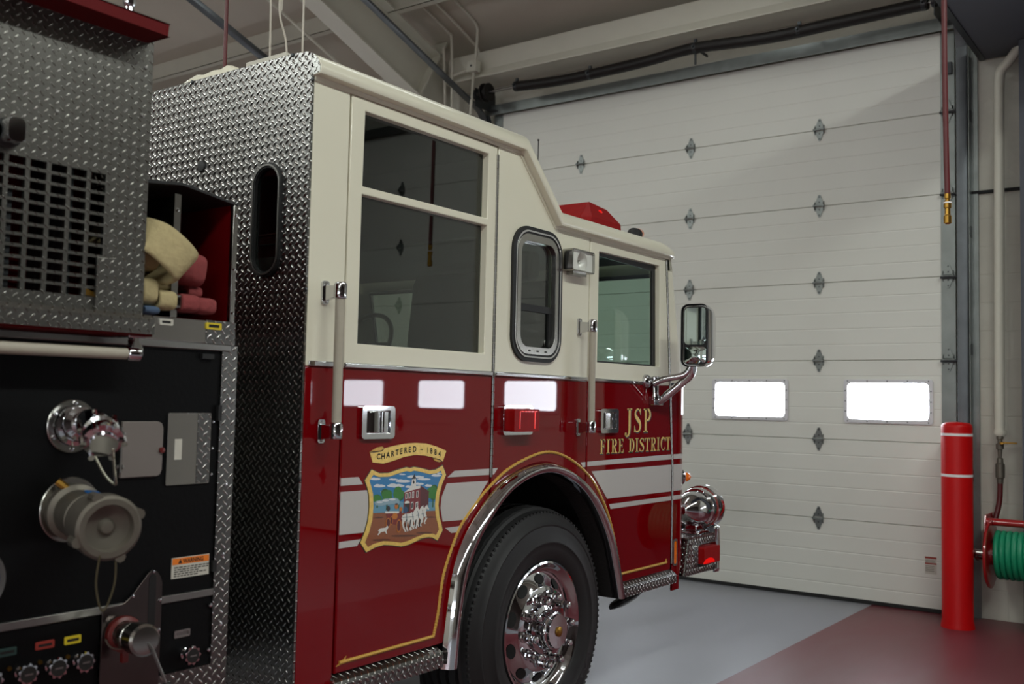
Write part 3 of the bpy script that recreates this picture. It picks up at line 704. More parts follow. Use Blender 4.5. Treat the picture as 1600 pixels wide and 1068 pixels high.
def horse(dx, dy, s):
    T = lambda P: [(dx+x*s, dy+y*s) for x, y in P]
    paint(T([(0, -8), (30, -28), (90, -30), (130, -40), (136, 6), (110, 36), (60, 40), (10, 42), (-8, 18)]), 'white')
    paint(T([(96, -26), (128, -84), (152, -100), (150, -86), (172, -52), (160, -42), (142, -58), (134, -8), (112, 4)]), 'white')
    for P in ([(0, 18), (26, 30), (12, 76), (28, 118), (44, 150), (30, 150), (10, 112), (-2, 72)], [(30, 36), (52, 36), (44, 90), (64, 138), (52, 146), (30, 98)],
              [(84, 32), (110, 26), (104, 84), (82, 116), (92, 140), (76, 136), (70, 108), (84, 78)], [(108, 20), (134, 4), (152, 50), (128, 96), (136, 112), (122, 112), (112, 90), (132, 54)]): paint(T(P), 'white')
    for P in ([(34, -28), (42, -30), (48, 40), (38, 42)], [(92, -26), (100, -26), (112, 30), (102, 34)], [(0, 4), (112, -2), (112, 6), (0, 12)]): paint(T(P), 'grey')
for a in ((505, 668, .84), (455, 680, .9), (398, 694, .95)): horse(*a)
for x in (430, 470, 520, 560): paint([(x, 724), (x+10, 722), (x+4, 790), (x-8, 800)], 'ink')
paint([(184, 820), (204, 800), (250, 794), (262, 776), (274, 786), (268, 806), (258, 826), (266, 852), (256, 850), (244, 828), (210, 836), (190, 862), (182, 858), (196, 832)], 'white')
for (x, y, rx, ry) in ((220, 905, 80, 8), (420, 870, 120, 8), (610, 845, 80, 7), (660, 700, 60, 6), (190, 700, 40, 6)): paint(ell(x, y, rx, ry), 'earth_dark')
obj('emblem_painting', pic, [ART[k] for k in keys], cd, smooth=False, label='painting of a brick firehouse with white horses pulling a steam pumper')
rib_t = [(90, 98), (210, 66), (300, 40), (400, 18), (500, 10), (600, 14), (700, 40), (802, 80)]; rib_b = [(770, 182), (690, 148), (600, 128), (500, 122), (400, 140), (300, 178), (210, 206), (118, 196)]
mb = MB().prism(art(rib_t+rib_b), PY, YS-.002, YS+.001)
obj('ribbon', mb, M['gold'], cd, smooth=False, label='gold ribbon reading CHARTERED - 1884')
for P in ([(92, 98), (150, 58), (196, 48), (214, 66), (190, 92), (130, 100)], [(666, 150), (690, 142), (766, 178), (735, 186), (690, 176)]): obj('ribbon_curl', MB().prism(art(P), PY, YS-.0024, YS), M['gold_trim'], cd, smooth=False)
mb = MB()
for P in ([(90, 98), (130, 94), (190, 84), (210, 66), (212, 72), (192, 92), (130, 104), (92, 104)], [(668, 148), (740, 160), (768, 180), (764, 184), (736, 168), (668, 154)]): mb.prism(art(P), PY, YS-.0027, YS)
S_ = 'CHARTERED-1884'
xs_ = [146, 192, 240, 286, 330, 374, 420, 462, 486, 548, 606, 636, 672, 716]
xs_ = [165, 205, 248, 290, 328, 366, 408, 444, 490, 556, 614, 650, 692, 734]
for ch, x in zip(S_, xs_):
    def ymid(x):
        for (a, b) in zip(rib_t, rib_t[1:]):
            if a[0] <= x <= b[0]: top = a[1]+(b[1]-a[1])*(x-a[0])/(b[0]-a[0])
        rb = rib_b[::-1]
        for (a, b) in zip(rb, rb[1:]):
            if a[0] <= x <= b[0]: bot = a[1]+(b[1]-a[1])*(x-a[0])/(b[0]-a[0])
        return (top+bot)/2
    ym = ymid(min(max(x, 125), 760)); sl = (ymid(min(x+14, 765))-ymid(x-14))/28
    if ch == '-': mb.prism(art([(x-12, ym-4), (x+12, ym-4+sl*24), (x+12, ym+5+sl*24), (x-12, ym+5)]), PY, YS-.0027, YS); continue
    vs, fs = text2d(ch, 1, .025); mxs = [v[0] for v in vs]; mzs = [v[1] for v in vs]
    hw = (max(mxs)-min(mxs)); mx_ = (max(mxs)+min(mxs))/2; mz_ = (max(mzs)+min(mzs))/2
    P = []
    for v in vs:
        dx = (v[0]-mx_)*(46 if hw > .3 else 40); dy = -(v[1]-mz_)*74
        q = Q(x+dx, ym+dy+dx*sl); P.append((q[0], YS-.0027, q[1]))
    mb.add(P, fs)
obj('ribbon_lettering', mb, M['label_ink'], cd, smooth=False, flip=False)

# middle panel with rubber-gasketed window
mp = obj('side_panel', MB().prism([(3.182, arch_z(3.182))]+arc_pts(3.184, 3.882)+[(3.884, arch_z(3.884)), (3.888, ZT), (3.182, ZT)], PY, YS, YS+.03), M['red'], FE, bevel=.003)
wo = [(p[0], p[1]) for p in rrect(3.335, 3.600, 1.675, 2.135, .06)]
obj('upper_panel', MB().prism([(3.182, ZT), (3.888, ZT), (3.893, 2.230), (3.62, 2.232), (3.335, 2.505), (3.186, 2.505)], PY, YS, YS+.03, holes=[wo]), M['cream'], mp, bevel=.003, label='cream upper part')
obj('trim_strip', MB().box(3.188, 3.882, YS-.009, YS+.002, ZT, ZC), M['chrome'], mp, bevel=.004, label='chrome strip')
o = obj('fixed_window', MB().prism(rrect(3.284, 3.650, 1.626, 2.190, .105, 8), PY, YS-.012, YS+.004, holes=[rrect(3.302, 3.632, 1.644, 2.172, .09, 8)]), M['rubber'], mp, bevel=.005)
obj('chrome_insert', MB().prism(rrect(3.300, 3.634, 1.642, 2.174, .09, 8), PY, YS-.016, YS+.002, holes=[rrect(3.307, 3.627, 1.649, 2.167, .085, 8)]), M['chrome'], o, bevel=.002)
obj('inner_gasket', MB().prism(rrect(3.306, 3.628, 1.648, 2.168, .085, 8), PY, YS-.011, YS+.004, holes=[rrect(3.316, 3.618, 1.658, 2.158, .078, 8)]), M['rubber'], o, bevel=.003)
obj('window_frame', MB().prism(rrect(3.314, 3.620, 1.656, 2.160, .078, 8), PY, YS-.013, YS+.012, holes=[rrect(3.342, 3.596, 1.688, 2.128, .05, 8)]), M['chrome_dull'], o, bevel=.004, label='satin aluminium frame')
mb = MB()
for x in (3.40, 3.46, 3.52): mb.box(x, x+.016, YS-.0145, YS-.012, 1.668, 1.674)
pieces('drain_slot', mb, M['dark_gap'], o)
obj('slider_bar', MB().box(3.335, 3.60, YS+.004, YS+.02, 1.838, 1.866).box(3.575, 3.60, YS+.006, YS+.02, 1.69, 1.84).box(3.335, 3.345, YS+.006, YS+.02, 1.69, 2.13), M['rubber'], o)
obj('pane', MB().box(3.33, 3.605, YS+.014, YS+.017, 1.67, 2.14), M['glass_dark'], o, smooth=False)

ml = obj('marker_light', MB().prism(rrect(3.234, 3.440, 1.323, 1.444, .014), PY, YS-.016, YS+.002, holes=[rrect(3.247, 3.427, 1.336, 1.431, .01)]), M['chrome'], mp, bevel=.005, label='red marker light in chrome bezel')
obj('lens', MB().prism(rrect(3.249, 3.425, 1.338, 1.429, .008), PY, YS-.058, YS), M['red_lens'], ml, bevel=.006)
mb = MB()
for i in range(5): mb.box(3.295+i*.024, 3.312+i*.024, YS-.0594, YS-.05, 1.417, 1.4215)
mb.box(3.285, 3.289, YS-.0594, YS-.05, 1.35, 1.42).box(3.39, 3.394, YS-.0594, YS-.05, 1.35, 1.42)
pieces('lens_rib', mb, M['red_lens_bright'], ml)
for P in ([(3.186, 1.169), (3.196, 1.1685), (3.222, 1.193), (3.186, 1.193)], [(3.862, 1.171), (3.882, 1.171), (3.882, 1.193), (3.842, 1.193)]): obj('stripe', MB().prism(P, PY, *w), M['stripe'], mp, smooth=False)

sl = obj('scene_light', MB().prism(rrect(3.662, 3.846, 2.036, 2.134, .012), PY, YS-.056, YS+.002, holes=[rrect(3.668, 3.840, 2.042, 2.128, .008)]), M['chrome_dull'], mp, bevel=.003, label='clear chrome scene light')
obj('reflector', MB().lathe((3.756, YS-.006, 2.085), (0, -1, 0), [(0, 0), (.02, .003), (.036, .016), (.043, .036), (.043, .038)], 28), M['bowl'], sl, ang=60)
obj('backplate', MB().prism(rrect(3.668, 3.840, 2.042, 2.128, .008), PY, YS-.046, YS-.040, holes=[circ(3.756, 2.085, .041, 28)]), M['bowl'], sl)
obj('bulb', MB().lathe((3.756, YS-.008, 2.085), (0, -1, 0), [(.008, 0), (.008, .022), (0, .026)], 12), M['clear_lens'], sl)
obj('lens', MB().add([(x, YS-.058, z) for x, z in rrect(3.666, 3.842, 2.040, 2.130, .01)], [tuple(range(24))]), M['glass_clear'], sl, smooth=False)
obj('mount', MB().box(3.70, 3.81, YS-.035, YS, 2.022, 2.036), M['chrome_dull'], sl)

# front door
fr_r = [(4.738, .61), (4.743, 1.101), (4.704, ZT)]
fd = obj('front_door', MB().prism([(4.210, .61), (4.732, .61), (4.737, 1.101), (4.698, ZT), (3.897, ZT), (3.894, arch_z(3.894))]+arc_pts(3.896, 4.188), PY, YS, YS+.036), M['red'], FE, bevel=.004)
obj('window_surround', MB().prism([(3.897, ZT), (4.698, ZT), (4.642, 2.222), (3.902, 2.220)], PY, YS, YS+.036, holes=[[(3.974, 1.648), (4.590, 1.651), (4.576, 2.170), (3.978, 2.164)]]), M['cream'], fd, bevel=.004, label='cream window surround')
obj('window_pane', MB().box(3.96, 4.60, YS+.030, YS+.033, 1.64, 2.18), M['glass_green'], fd, smooth=False)
obj('window_seal', MB().prism([(3.972, 1.646), (4.592, 1.649), (4.578, 2.172), (3.976, 2.166)], PY, YS+.026, YS+.036, holes=[[(3.980, 1.657), (4.555, 1.660), (4.542, 2.140), (3.984, 2.150)]]), M['rubber'], fd)
obj('trim_strip', MB().box(3.905, 4.52, YS-.009, YS+.002, ZT+.001, ZC-.003), M['chrome'], fd, bevel=.004, label='chrome strip')
mb = MB()
def hx(z): return 4.7425-.0*(z) if z < 1.1 else 4.743-(z-1.1)*.0855
for i in range(56):
    z = .64+i*.028; mb.lathe((hx(z)-.001, YS-.002, z), (0, 0, 1), [(.0055, 0), (.0055, .024), (.0035, .025), (.0035, .027)], 8)
obj('piano_hinge', mb, M['steel'], fd)
st = MB()
for P in ([(3.900, 1.173), (4.731, 1.177), (4.731, 1.202), (3.900, 1.194)], [(4.080, 1.016), (4.731, 1.012), (4.731, 1.149), (3.937, 1.149), (3.99, 1.10), (4.04, 1.055)], [(4.113, .966), (4.731, .966), (4.731, .988), (4.100, .989)]): obj('stripe', MB().prism(P, PY, *w), M['stripe'], fd, smooth=False, label='pale grey reflective stripe')
handle(3.994, 1.321, fd)

# serif lettering, drawn stroke by stroke
def stroke(mb, P, W, fn, y, mi=0):
    P = [Vector(p) for p in P]; n = len(P); L = []; R = []
    Wd = W if isinstance(W, list) else [W]*n
    for i in range(n):
        t = (P[min(n-1, i+1)]-P[max(0, i-1)]).normalized(); q = Vector((-t.y, t.x))*Wd[i]/2
        L.append(P[i]+q); R.append(P[i]-q)
    vs = [fn(p.x, p.y, y) for p in L+R]; mb.add(vs, [(i, i+1, n+i+1, n+i) for i in range(n-1)], mi)
def arcp(cx, cy, rx, ry, a0, a1, n=12): return [(cx+rx*math.cos(math.radians(a0+(a1-a0)*i/n)), cy+ry*math.sin(math.radians(a0+(a1-a0)*i/n))) for i in range(n+1)]
def glyph(ch):
    """list of (points, widths) in a box 0..w x 0..1"""
    T = .145; G = []
    def stem(x, z0=0, z1=1): G.append(([(x, z0), (x, z1)], T))
    def serif(x, z, hw=.15): G.append(([(x-hw, z+(.022 if z < .5 else -.022)), (x+hw, z+(.022 if z < .5 else -.022))], .044))
    if ch == 'I': stem(.17); serif(.17, 0); serif(.17, 1); return G, .34
    if ch in 'FE':
        stem(.17); serif(.17, 0); serif(.17, 1); G.append(([(.17, .976), (.47, .976)], .046)); G.append(([(.455, .99), (.47, .76)], [.09, .02]))
        G.append(([(.17, .52), (.38, .52)], .05)); G.append(([(.385, .65), (.385, .39)], .035))
        if ch == 'E': G.append(([(.17, .024), (.50, .024)], .046)); G.append(([(.48, .01), (.51, .27)], [.1, .02]))
        return G, .52
    if ch in 'RP':
        stem(.17); serif(.17, 0); serif(.17, 1)
        a = arcp(.28, .745, .19, .235, 90, -90, 14); G.append(([(.17, .98)]+a+[(.17, .51)], [.045, .05]+[.05+.085*math.sin(PI*i/14) for i in range(1, 14)]+[.05, .05]))
        if ch == 'R': G.append(([(.28, .5), (.36, .30), (.44, .05), (.56, .02)], [.1, .14, .13, .05])); return G, .57
        return G, .50
    if ch == 'D':
        stem(.17); serif(.17, 0); serif(.17, 1)
        a = arcp(.24, .5, .27, .478, 90, -90, 18); G.append(([(.17, .978)]+a+[(.17, .022)], [.045]+[.045+.105*math.sin(PI*i/18) for i in range(19)]+[.045])); return G, .58
    if ch == 'T':
        stem(.25); serif(.25, 0); G.append(([(.02, .976), (.48, .976)], .046)); G.append(([(.035, .99), (.015, .72)], [.09, .02])); G.append(([(.465, .99), (.485, .72)], [.09, .02])); return G, .50
    if ch == 'C':
        a = arcp(.30, .5, .225, .475, 52, 318, 26); G.append((a, [.05+.1*max(0, math.sin(math.radians(270*i/26)))**1.2 for i in range(27)])); G.append(([(.46, .99), (.475, .72)], [.07, .03])); G.append(([(.475, .26), (.47, .16)], [.03, .05])); return G, .50
    if ch == 'S':
        P = spline([(.42, .82, 0), (.34, .95, 0), (.22, .97, 0), (.10, .86, 0), (.10, .70, 0), (.22, .57, 0), (.36, .43, 0), (.42, .27, 0), (.36, .08, 0), (.22, .025, 0), (.10, .07, 0), (.05, .22, 0)], 4)
        n_ = len(P); G.append(([(p.x, p.y) for p in P], [.045+.125*math.exp(-((i/(n_-1)-.5)/.2)**2) for i in range(n_)])); G.append(([(.43, .99), (.425, .74)], [.05, .03])); G.append(([(.04, .01), (.045, .27)], [.05, .03])); return G, .48
    if ch == 'J':
        G.append(([(.33, 1), (.33, .2), (.31, -.02), (.24, -.14), (.15, -.17), (.07, -.11)], [T, T, .13, .08, .06, .08])); serif(.33, 1, .16); G.append((arcp(.09, -.08, .035, .04, 0, 360, 10), .07)); return G, .48
def write(s, x0, x1, z0, z1, par, name, gap=.07, space=.3, label=None):
    tot = 0; L = []
    for ch in s:
        if ch == ' ': tot += space; continue
        g, w_ = glyph(ch); L.append((tot, g)); tot += w_+gap
    tot -= gap; k = (x1-x0)/tot; hz = z1-z0
    for nm, m, dx, dz, y, ex in ((name+'_outline', M['black_outline'], .0035, -.003, YS-.0008, .05), (name, M['gold'], 0, 0, YS-.0016, 0)):
        mb = MB()
        for off, g in L:
            for P, W in g:
                W2 = [q+ex for q in W] if isinstance(W, list) else W+ex
                stroke(mb, [(x0+(off+p[0])*k+dx, z0+p[1]*hz+dz) for p in P], [q*(k+hz)/2*1.0 for q in W2] if isinstance(W2, list) else W2*(k+hz)/2, PY, y)
        obj(nm, mb, m, par, smooth=False, label=label if ex == 0 else None, flip=False)
write('JSP', 4.232, 4.494, 1.322, 1.437, fd, 'lettering', .14, label='gold lettering reading JSP')
write('FIRE', 4.004, 4.226, 1.2265, 1.292, fd, 'lettering', .085, label='gold lettering reading FIRE')
write('DISTRICT', 4.274, 4.714, 1.2265, 1.292, fd, 'lettering', .075, label='gold lettering reading DISTRICT')

# nose: red lower front wrapping both corners, cream posts and windscreen above
def wrap(F, r, y0, y1, xa, n=8, off=0.):
    P = [(xa, y0-off)]
    P += [(F-r+(r+off)*math.sin(PI/2*i/n), y0+r-(r+off)*math.cos(PI/2*i/n)) for i in range(n+1)]
    P += [(F-r+(r+off)*math.cos(PI/2*i/n), y1-r+(r+off)*math.sin(PI/2*i/n)) for i in range(n+1)]
    return P+[(xa, y1+off)]
def wall(mb, rows, mi=0, th=0):
    k = len(rows[0]); vs = [p for r in rows for p in r]
    mb.add(vs, [(j*k+i, j*k+i+1, (j+1)*k+i+1, (j+1)*k+i) for j in range(len(rows)-1) for i in range(k-1)], mi); return mb
rows = [[(x, y, z) for x, y in wrap(4.95-(.02 if z < .6 else 0), .12, YS, YF, 4.748 if z > 1.2 else 4.746)] for z in (.572, .61, 1.1)]+[[(x, y, ZT) for x, y in wrap(4.95, .12, YS, YF, 4.709)]]
nose = obj('nose_panel', wall(MB(), rows), M['red'], FE, ang=50)
for za, zb in ((1.177, 1.202), (1.012, 1.149), (.966, .988)):
    obj('stripe', wall(MB(), [[(x, y, z) for x, y in wrap(4.95, .12, YS, YF, 4.752, off=.001)] for z in (za, zb)]), M['stripe'], nose, ang=50)
obj('trim_strip', wall(MB(), [[(x, y, z) for x, y in wrap(4.95, .12, YS, YF, 4.712, off=.007)] for z in (ZT, ZC-.003)]), M['chrome'], nose, ang=50)
rows = []
for z in (ZC-.004, 1.63): rows.append([(x, y, z) for x, y in wrap(4.935-(z-1.576)*.215, .12, YS, YF, 4.707-(z-1.57)*.0855)])
obj('windscreen_sill', wall(MB(), rows), M['cream'], nose, ang=50)
post = MB()
for s in (0, 1):
    rows = []
    for j in range(7):
        z = 1.63+.595*j/6; W = wrap(4.935-(z-1.576)*.215, .12, YS, YF, 4.707-(z-1.57)*.0855)
        sec = W[:8]+[(W[9][0], W[9][1]+.02)] if s == 0 else [(W[10][0], W[10][1]-.02)]+W[-8:]
        rows.append([(x, y, z) for x, y in sec])
    wall(post, rows)
rows = [[(x, y, z) for x, y in wrap(4.935-(z-1.576)*.215, .12, YS, YF, 4.707-(z-1.57)*.0855)] for z in (2.155, 2.24)]
wall(post, rows)
obj('windscreen_post', post, M['cream'], nose, ang=50)
sc = MB()
for ya, yb in ((2.53, 3.59), (3.61, 4.67)):
    xb = 4.937-.054*.215; xt = 4.937-.575*.215
    sc.add([(xb, ya, 1.63), (xb, yb, 1.63), (xt, yb, 2.155), (xt, ya, 2.155)], [(0, 1, 2, 3)])
obj('windscreen', sc, M['glass_side'], nose, smooth=False)
gk = MB()
for ya, yb in ((2.53, 3.6), (3.6, 4.67)):
    xb = 4.94-.054*.215; xt = 4.94-.575*.215
    gk.tube([(xb, ya, 1.63), (xb, yb, 1.63), (xt, yb, 2.155), (xt, ya, 2.155)], .014, 8, closed=True)
obj('windscreen_gasket', gk, M['rubber'], nose)

am = obj('turn_signal', MB().lathe((4.905, 2.428, 1.076), (.75, -.66, 0), [(0, -.004), (.04, -.004), (.04, .006), (.03, .016), (.024, .018)], 24), M['chrome'], nose, label='amber corner lamp in chrome ring')
obj('lens', MB().lathe((4.905, 2.428, 1.076), (.75, -.66, 0), [(.027, .012), (.025, .03), (.017, .045), (.006, .054), (0, .055)], 20), M['amber'], am)
sm = obj('side_reflector', MB().prism(rrect(4.756, 4.800, .625, .762, .012), PY, YS-.006, YS+.002, holes=[rrect(4.763, 4.793, .635, .752, .01)]), M['steel'], nose, bevel=.002)
obj('lens', MB().prism(rrect(4.763, 4.793, .635, .752, .008), PY, YS-.004, YS), M['amber'], sm)
obj('base_strip', MB().box(4.748, 4.825, YS-.004, YS+.01, .50, .572), M['red'], nose, bevel=.003)

# roof cap
prof = [(2.43, -.004), (2.366, 0), (2.362, .006), (2.362, .026), (2.372, .046), (2.394, .064), (2.43, .076), (2.50, .080), (3.0, .082), (3.6, .083)]
prof = prof+[(7.2-a, b) for a, b in prof[::-1][1:]]
k8 = math.tan(PI/8)
stn = [(2.182, 2.497, (0, 1), 0, 1), (3.333, 2.497, (k8, 1), 0, 1), (3.606, 2.225, (k8, 1), 0, 1), (4.56, 2.225, (0, 1), 0, 1), (4.63, 2.225, (0, 1), .004, .96), (4.69, 2.225, (0, 1), .014, .84), (4.735, 2.226, (0, 1), .034, .6), (4.752, 2.227, (0, 1), .06, .3), (4.755, 2.228, (0, 1), .075, .05)]
vs = []; K = len(prof)
for X, zb, n_, ins, hs in stn:
    for y, h in prof:
        yy = y+(ins if y < 3.6 else -ins) if abs(y-3.6) > .01 else y
        vs.append((X+n_[0]*h*hs, yy, zb+n_[1]*h*hs))
fs = [(j*K+i, j*K+i+1, (j+1)*K+i+1, (j+1)*K+i) for j in range(len(stn)-1) for i in range(K-1)]
fs += [(j*K, (j+1)*K, (j+2)*K-1, (j+1)*K-1) for j in range(len(stn)-1)]
fs += [tuple(range(K)), tuple((len(stn)-1)*K+i for i in range(K))[::-1]]
roof = obj('cab_roof', MB().add(vs, fs), M['cream'], FE, ang=36)
# gutter underside shadow line
obj('drip_rail', MB().prism([(2.19, 2.478), (3.325, 2.482), (3.60, 2.212), (4.68, 2.212), (4.68, 2.226), (3.607, 2.226), (3.335, 2.499), (2.19, 2.499)], PY, YS-.004, YS+.02), M['cream'], roof)
lb = obj('light_bar', MB().prism([(4.115, 2.332), (4.445, 2.332), (4.43, 2.372), (4.375, 2.443), (4.20, 2.456), (4.12, 2.366)], PY, 2.60, 4.6), M['red_lens'], roof, bevel=.004, label='red roof light bar')
mb = MB().add([(4.115, 2.60, 2.332), (4.445, 2.60, 2.332), (4.43, 2.60, 2.372), (4.375, 2.60, 2.443), (4.20, 2.60, 2.456), (4.12, 2.60, 2.366), (4.13, 2.545, 2.333), (4.41, 2.535, 2.333), (4.40, 2.533, 2.366), (4.14, 2.543, 2.366)],
              [(0, 1, 7, 6), (1, 2, 8, 7), (2, 3, 8), (3, 4, 9, 8), (4, 5, 9), (5, 0, 6, 9), (6, 7, 8, 9)])
obj('end_lens', mb, M['red_lens'], lb, ang=10)
obj('base_rail', MB().box(4.14, 4.42, 2.55, 4.65, 2.30, 2.333), M['chrome'], lb, bevel=.003)
obj('reflector_bulb', MB().lathe((4.28, 2.60, 2.395), (0, -1, 0), [(.035, 0), (.03, .02), (0, .03)], 16), M['red_lens_bright'], lb)
for y in (2.55, 3.2, 3.6, 4.0, 4.65):
    c = obj('clearance_lamp', MB().lathe((4.58, y, 2.342), (.45, 0, 1), [(.04, -.06), (.04, .012), (.034, .022), (.0, .026)], 18), M['rubber'], roof)
    obj('lens', MB().lathe((4.60, y, 2.350), (1, 0, .1), [(.03, 0), (.028, .03), (.018, .044), (0, .048)], 16), M['amber'], c)
obj('antenna', MB().tube([(3.76, 2.606, 2.30), (3.76, 2.606, 2.667)], .0022, 8).lathe((3.76, 2.606, 2.667), (0, 0, 1), [(0, -.005), (.005, -.003), (.005, .003), (0, .005)], 10).lathe((3.76, 2.606, 2.303), (0, 0, 1), [(.016, 0), (.012, .03), (.004, .05)], 12), M['black_pipe'], roof)
# roof fittings seen above the rear wall
hum = [(3.30, 2.56), (3.281, 2.630), (3.215, 2.650), (3.16, 2.662), (3.12, 2.655), (3.06, 2.662), (3.02, 2.658), (2.985, 2.666), (2.955, 2.660), (2.90, 2.634), (2.88, 2.56)]
obj('roof_hatch', MB().prism(hum, PX, 2.29, 2.56), M['cream'], roof, bevel=.008)
obj('roof_box', MB().box(2.295, 2.52, 2.668, 2.880, 2.56, 2.657), M['white_label'], roof, bevel=.003)

# rear wall of the cab in tread plate, with an oval window
top = [(2.402, 2.496), (2.368, 2.50), (2.368, 2.523), (2.377, 2.544), (2.398, 2.564), (2.43, 2.577), (2.50, 2.582), (3.0, 2.584), (3.6, 2.585)]
outl = [(2.402, .48)]+top+[(7.2-a, b) for a, b in top[::-1][1:]]+[(4.798, .48)]
rb = obj('rear_bulkhead', MB().prism(outl, PX, 2.181, 2.189, holes=[rrect(2.537, 2.655, 1.865, 2.217, .058, 8)]), M['plate_x'], FE, smooth=False, label='tread plate rear wall of the cab')
import numpy as np
def relief_plate():
    st_ = .002; p = .031
    ys = np.arange(2.4025, 3.46, st_); zs = np.arange(.50, 2.584, st_)
    Yg, Zg = np.meshgrid(ys, zs)
    H = np.zeros_like(Yg)
    for k in (0, 1):
        a = np.mod(Yg/p+.5*k, 1)-.5; b = np.mod(Zg/p+.5*k, 1)-.5
        s1, t1 = ((a+b), (a-b)) if k == 0 else ((a-b), (a+b))
        e = (s1/.54)**2+(t1/.17)**2
        H = np.maximum(H, np.clip(1-e, 0, 1)**.75)
    X = 2.1808-H*.0036
    nz, ny = Yg.shape
    idx = np.arange(nz*ny).reshape(nz, ny)
    q = np.stack([idx[:-1, :-1], idx[:-1, 1:], idx[1:, 1:], idx[1:, :-1]], -1).reshape(-1, 4)
    yc = Yg[:-1, :-1].ravel()+st_/2; zc = Zg[:-1, :-1].ravel()+st_/2
    tp = np.interp(yc, [p_[0] for p_ in top[1:]], [p_[1] for p_ in top[1:]])
    dz = np.maximum(np.abs(zc-2.041)-(.187-.068), 0); dy = np.abs(yc-2.595)
    keep = (zc < tp) & (np.hypot(dy, dz) > .064)
    q = q[keep]; used = np.unique(q); mp = np.full(nz*ny, -1); mp[used] = np.arange(len(used))
    V = np.stack([X.ravel(), Yg.ravel(), Zg.ravel()], -1)[used]; q = mp[q]
    me = bpy.data.meshes.new('tread_face'); me.vertices.add(len(V)); me.vertices.foreach_set('co', V.ravel())
    me.loops.add(q.size); me.loops.foreach_set('vertex_index', q.ravel().astype(np.int32))
    me.polygons.add(len(q)); me.polygons.foreach_set('loop_start', np.arange(0, q.size, 4, dtype=np.int32))
    me.polygons.foreach_set('use_smooth', np.ones(len(q), bool)); me.update(); me.validate(); me.flip_normals()
    me.materials.append(M['plate_relief'])
    o = bpy.data.objects.new('tread_face', me); COL.objects.link(o); o.parent = rb
relief_plate()
def relief_side(x0, x1, z0, z1, yw, par, inside=None, st_=.0025, p=.031):
    xs_ = np.arange(x0, x1, st_); zs_ = np.arange(z0, z1, st_); Xg, Zg = np.meshgrid(xs_, zs_); H = np.zeros_like(Xg)
    for k in (0, 1):
        a = np.mod(Xg/p+.5*k, 1)-.5; b = np.mod(Zg/p+.5*k, 1)-.5
        s1, t1 = ((a+b), (a-b)) if k == 0 else ((a-b), (a+b))
        H = np.maximum(H, np.clip(1-((s1/.54)**2+(t1/.18)**2), 0, 1)**.75)
    nz, nx = Xg.shape; vs = [(float(x), yw-float(h)*.0034, float(z)) for x, z, h in zip(Xg.ravel(), Zg.ravel(), H.ravel())]
    fs = [(j*nx+i, j*nx+i+1, (j+1)*nx+i+1, (j+1)*nx+i) for j in range(nz-1) for i in range(nx-1) if inside is None or inside(x0+i*st_, z0+j*st_)]
    return obj('tread_face', MB().add(vs, fs), M['plate_relief_y'], par, ang=180, flip=False)
rw = obj('rear_window', MB().prism(rrect(2.523, 2.669, 1.851, 2.231, .072, 10), PX, 2.170, 2.182, holes=[rrect(2.539, 2.653, 1.867, 2.215, .056, 10)]), M['rubber'], rb, bevel=.006)
obj('frame_ring', MB().prism(rrect(2.528, 2.664, 1.856, 2.226, .067, 10), PX, 2.166, 2.172, holes=[rrect(2.534, 2.658, 1.862, 2.220, .061, 10)]), M['steel'], rw, bevel=.002)
obj('pane', MB().box(2.182, 2.186, 2.52, 2.67, 1.855, 2.225), M['glass_dark'], rw, smooth=False)
mb = MB()
for y, z in ((2.50, 2.578), (2.40, 2.48), (3.03, 2.58), (2.955, 2.264), (2.4, 1.8), (2.4, 1.2), (3.1, 2.2)): mb.lathe((2.180, y, z), (-1, 0, 0), [(.008, 0), (.006, .004), (0, .005)], 10)
pieces('screw', mb, M['galv_dark'], rb)
obj('hole_plug', MB().lathe((2.179, 2.955, 2.264), (-1, 0, 0), [(.022, 0), (.018, .004), (0, .006)], 16), M['rubber'], rb)

# far side, floor, lining
far_h = [[(2.45, 1.66), (3.10, 1.66), (3.10, 2.42), (2.45, 2.42)], [(3.98, 1.66), (4.58, 1.66), (4.56, 2.16), (3.98, 2.16)], rrect(3.33, 3.60, 1.68, 2.13, .06)]
fo = [(2.19, .57), (2.9, .57), (2.95, .9), (3.2, 1.15), (3.53, 1.22), (3.9, 1.13), (4.12, .9), (4.2, .57), (4.75, .57), (4.74, 1.1), (4.65, 2.23), (3.62, 2.23), (3.335, 2.505), (2.19, 2.505)]
fsd = obj('far_side', MB().prism(fo, PY, YF-.03, YF, holes=far_h), M['cream'], FE, smooth=False)
obj('far_lower_panel', MB().prism(fo[:10]+[(4.70, ZT), (2.19, ZT)], PY, YF, YF+.004), M['red'], fsd, smooth=False)
for h_ in far_h: obj('pane', MB().prism([(min(p[0] for p in h_), min(p[1] for p in h_)), (max(p[0] for p in h_), min(p[1] for p in h_)), (max(p[0] for p in h_), max(p[1] for p in h_)), (min(p[0] for p in h_), max(p[1] for p in h_))], PY, YF-.018, YF-.014), M['glass_side'], fsd, smooth=False)
obj('far_lining', MB().prism(fo, PY, YF-.05, YF-.035, holes=far_h), M['interior'], fsd, smooth=False)
ln = MB()
ln.prism([(2.20, .6), (2.9, .6), (2.96, .9), (3.2, 1.18), (3.53, 1.25), (3.9, 1.15), (4.12, .9), (4.2, .6), (4.72, .6), (4.735, 1.1), (4.70, ZT), (4.63, 2.21), (3.60, 2.215), (3.32, 2.49), (2.20, 2.49)], PY, YS+.038, YS+.044,
         holes=[[(2.421, 1.642), (3.108, 1.645), (3.108, 2.439), (2.425, 2.437)], rrect(3.325, 3.61, 1.665, 2.145, .06), [(3.970, 1.645), (4.565, 1.648), (4.552, 2.150), (3.974, 2.160)]])
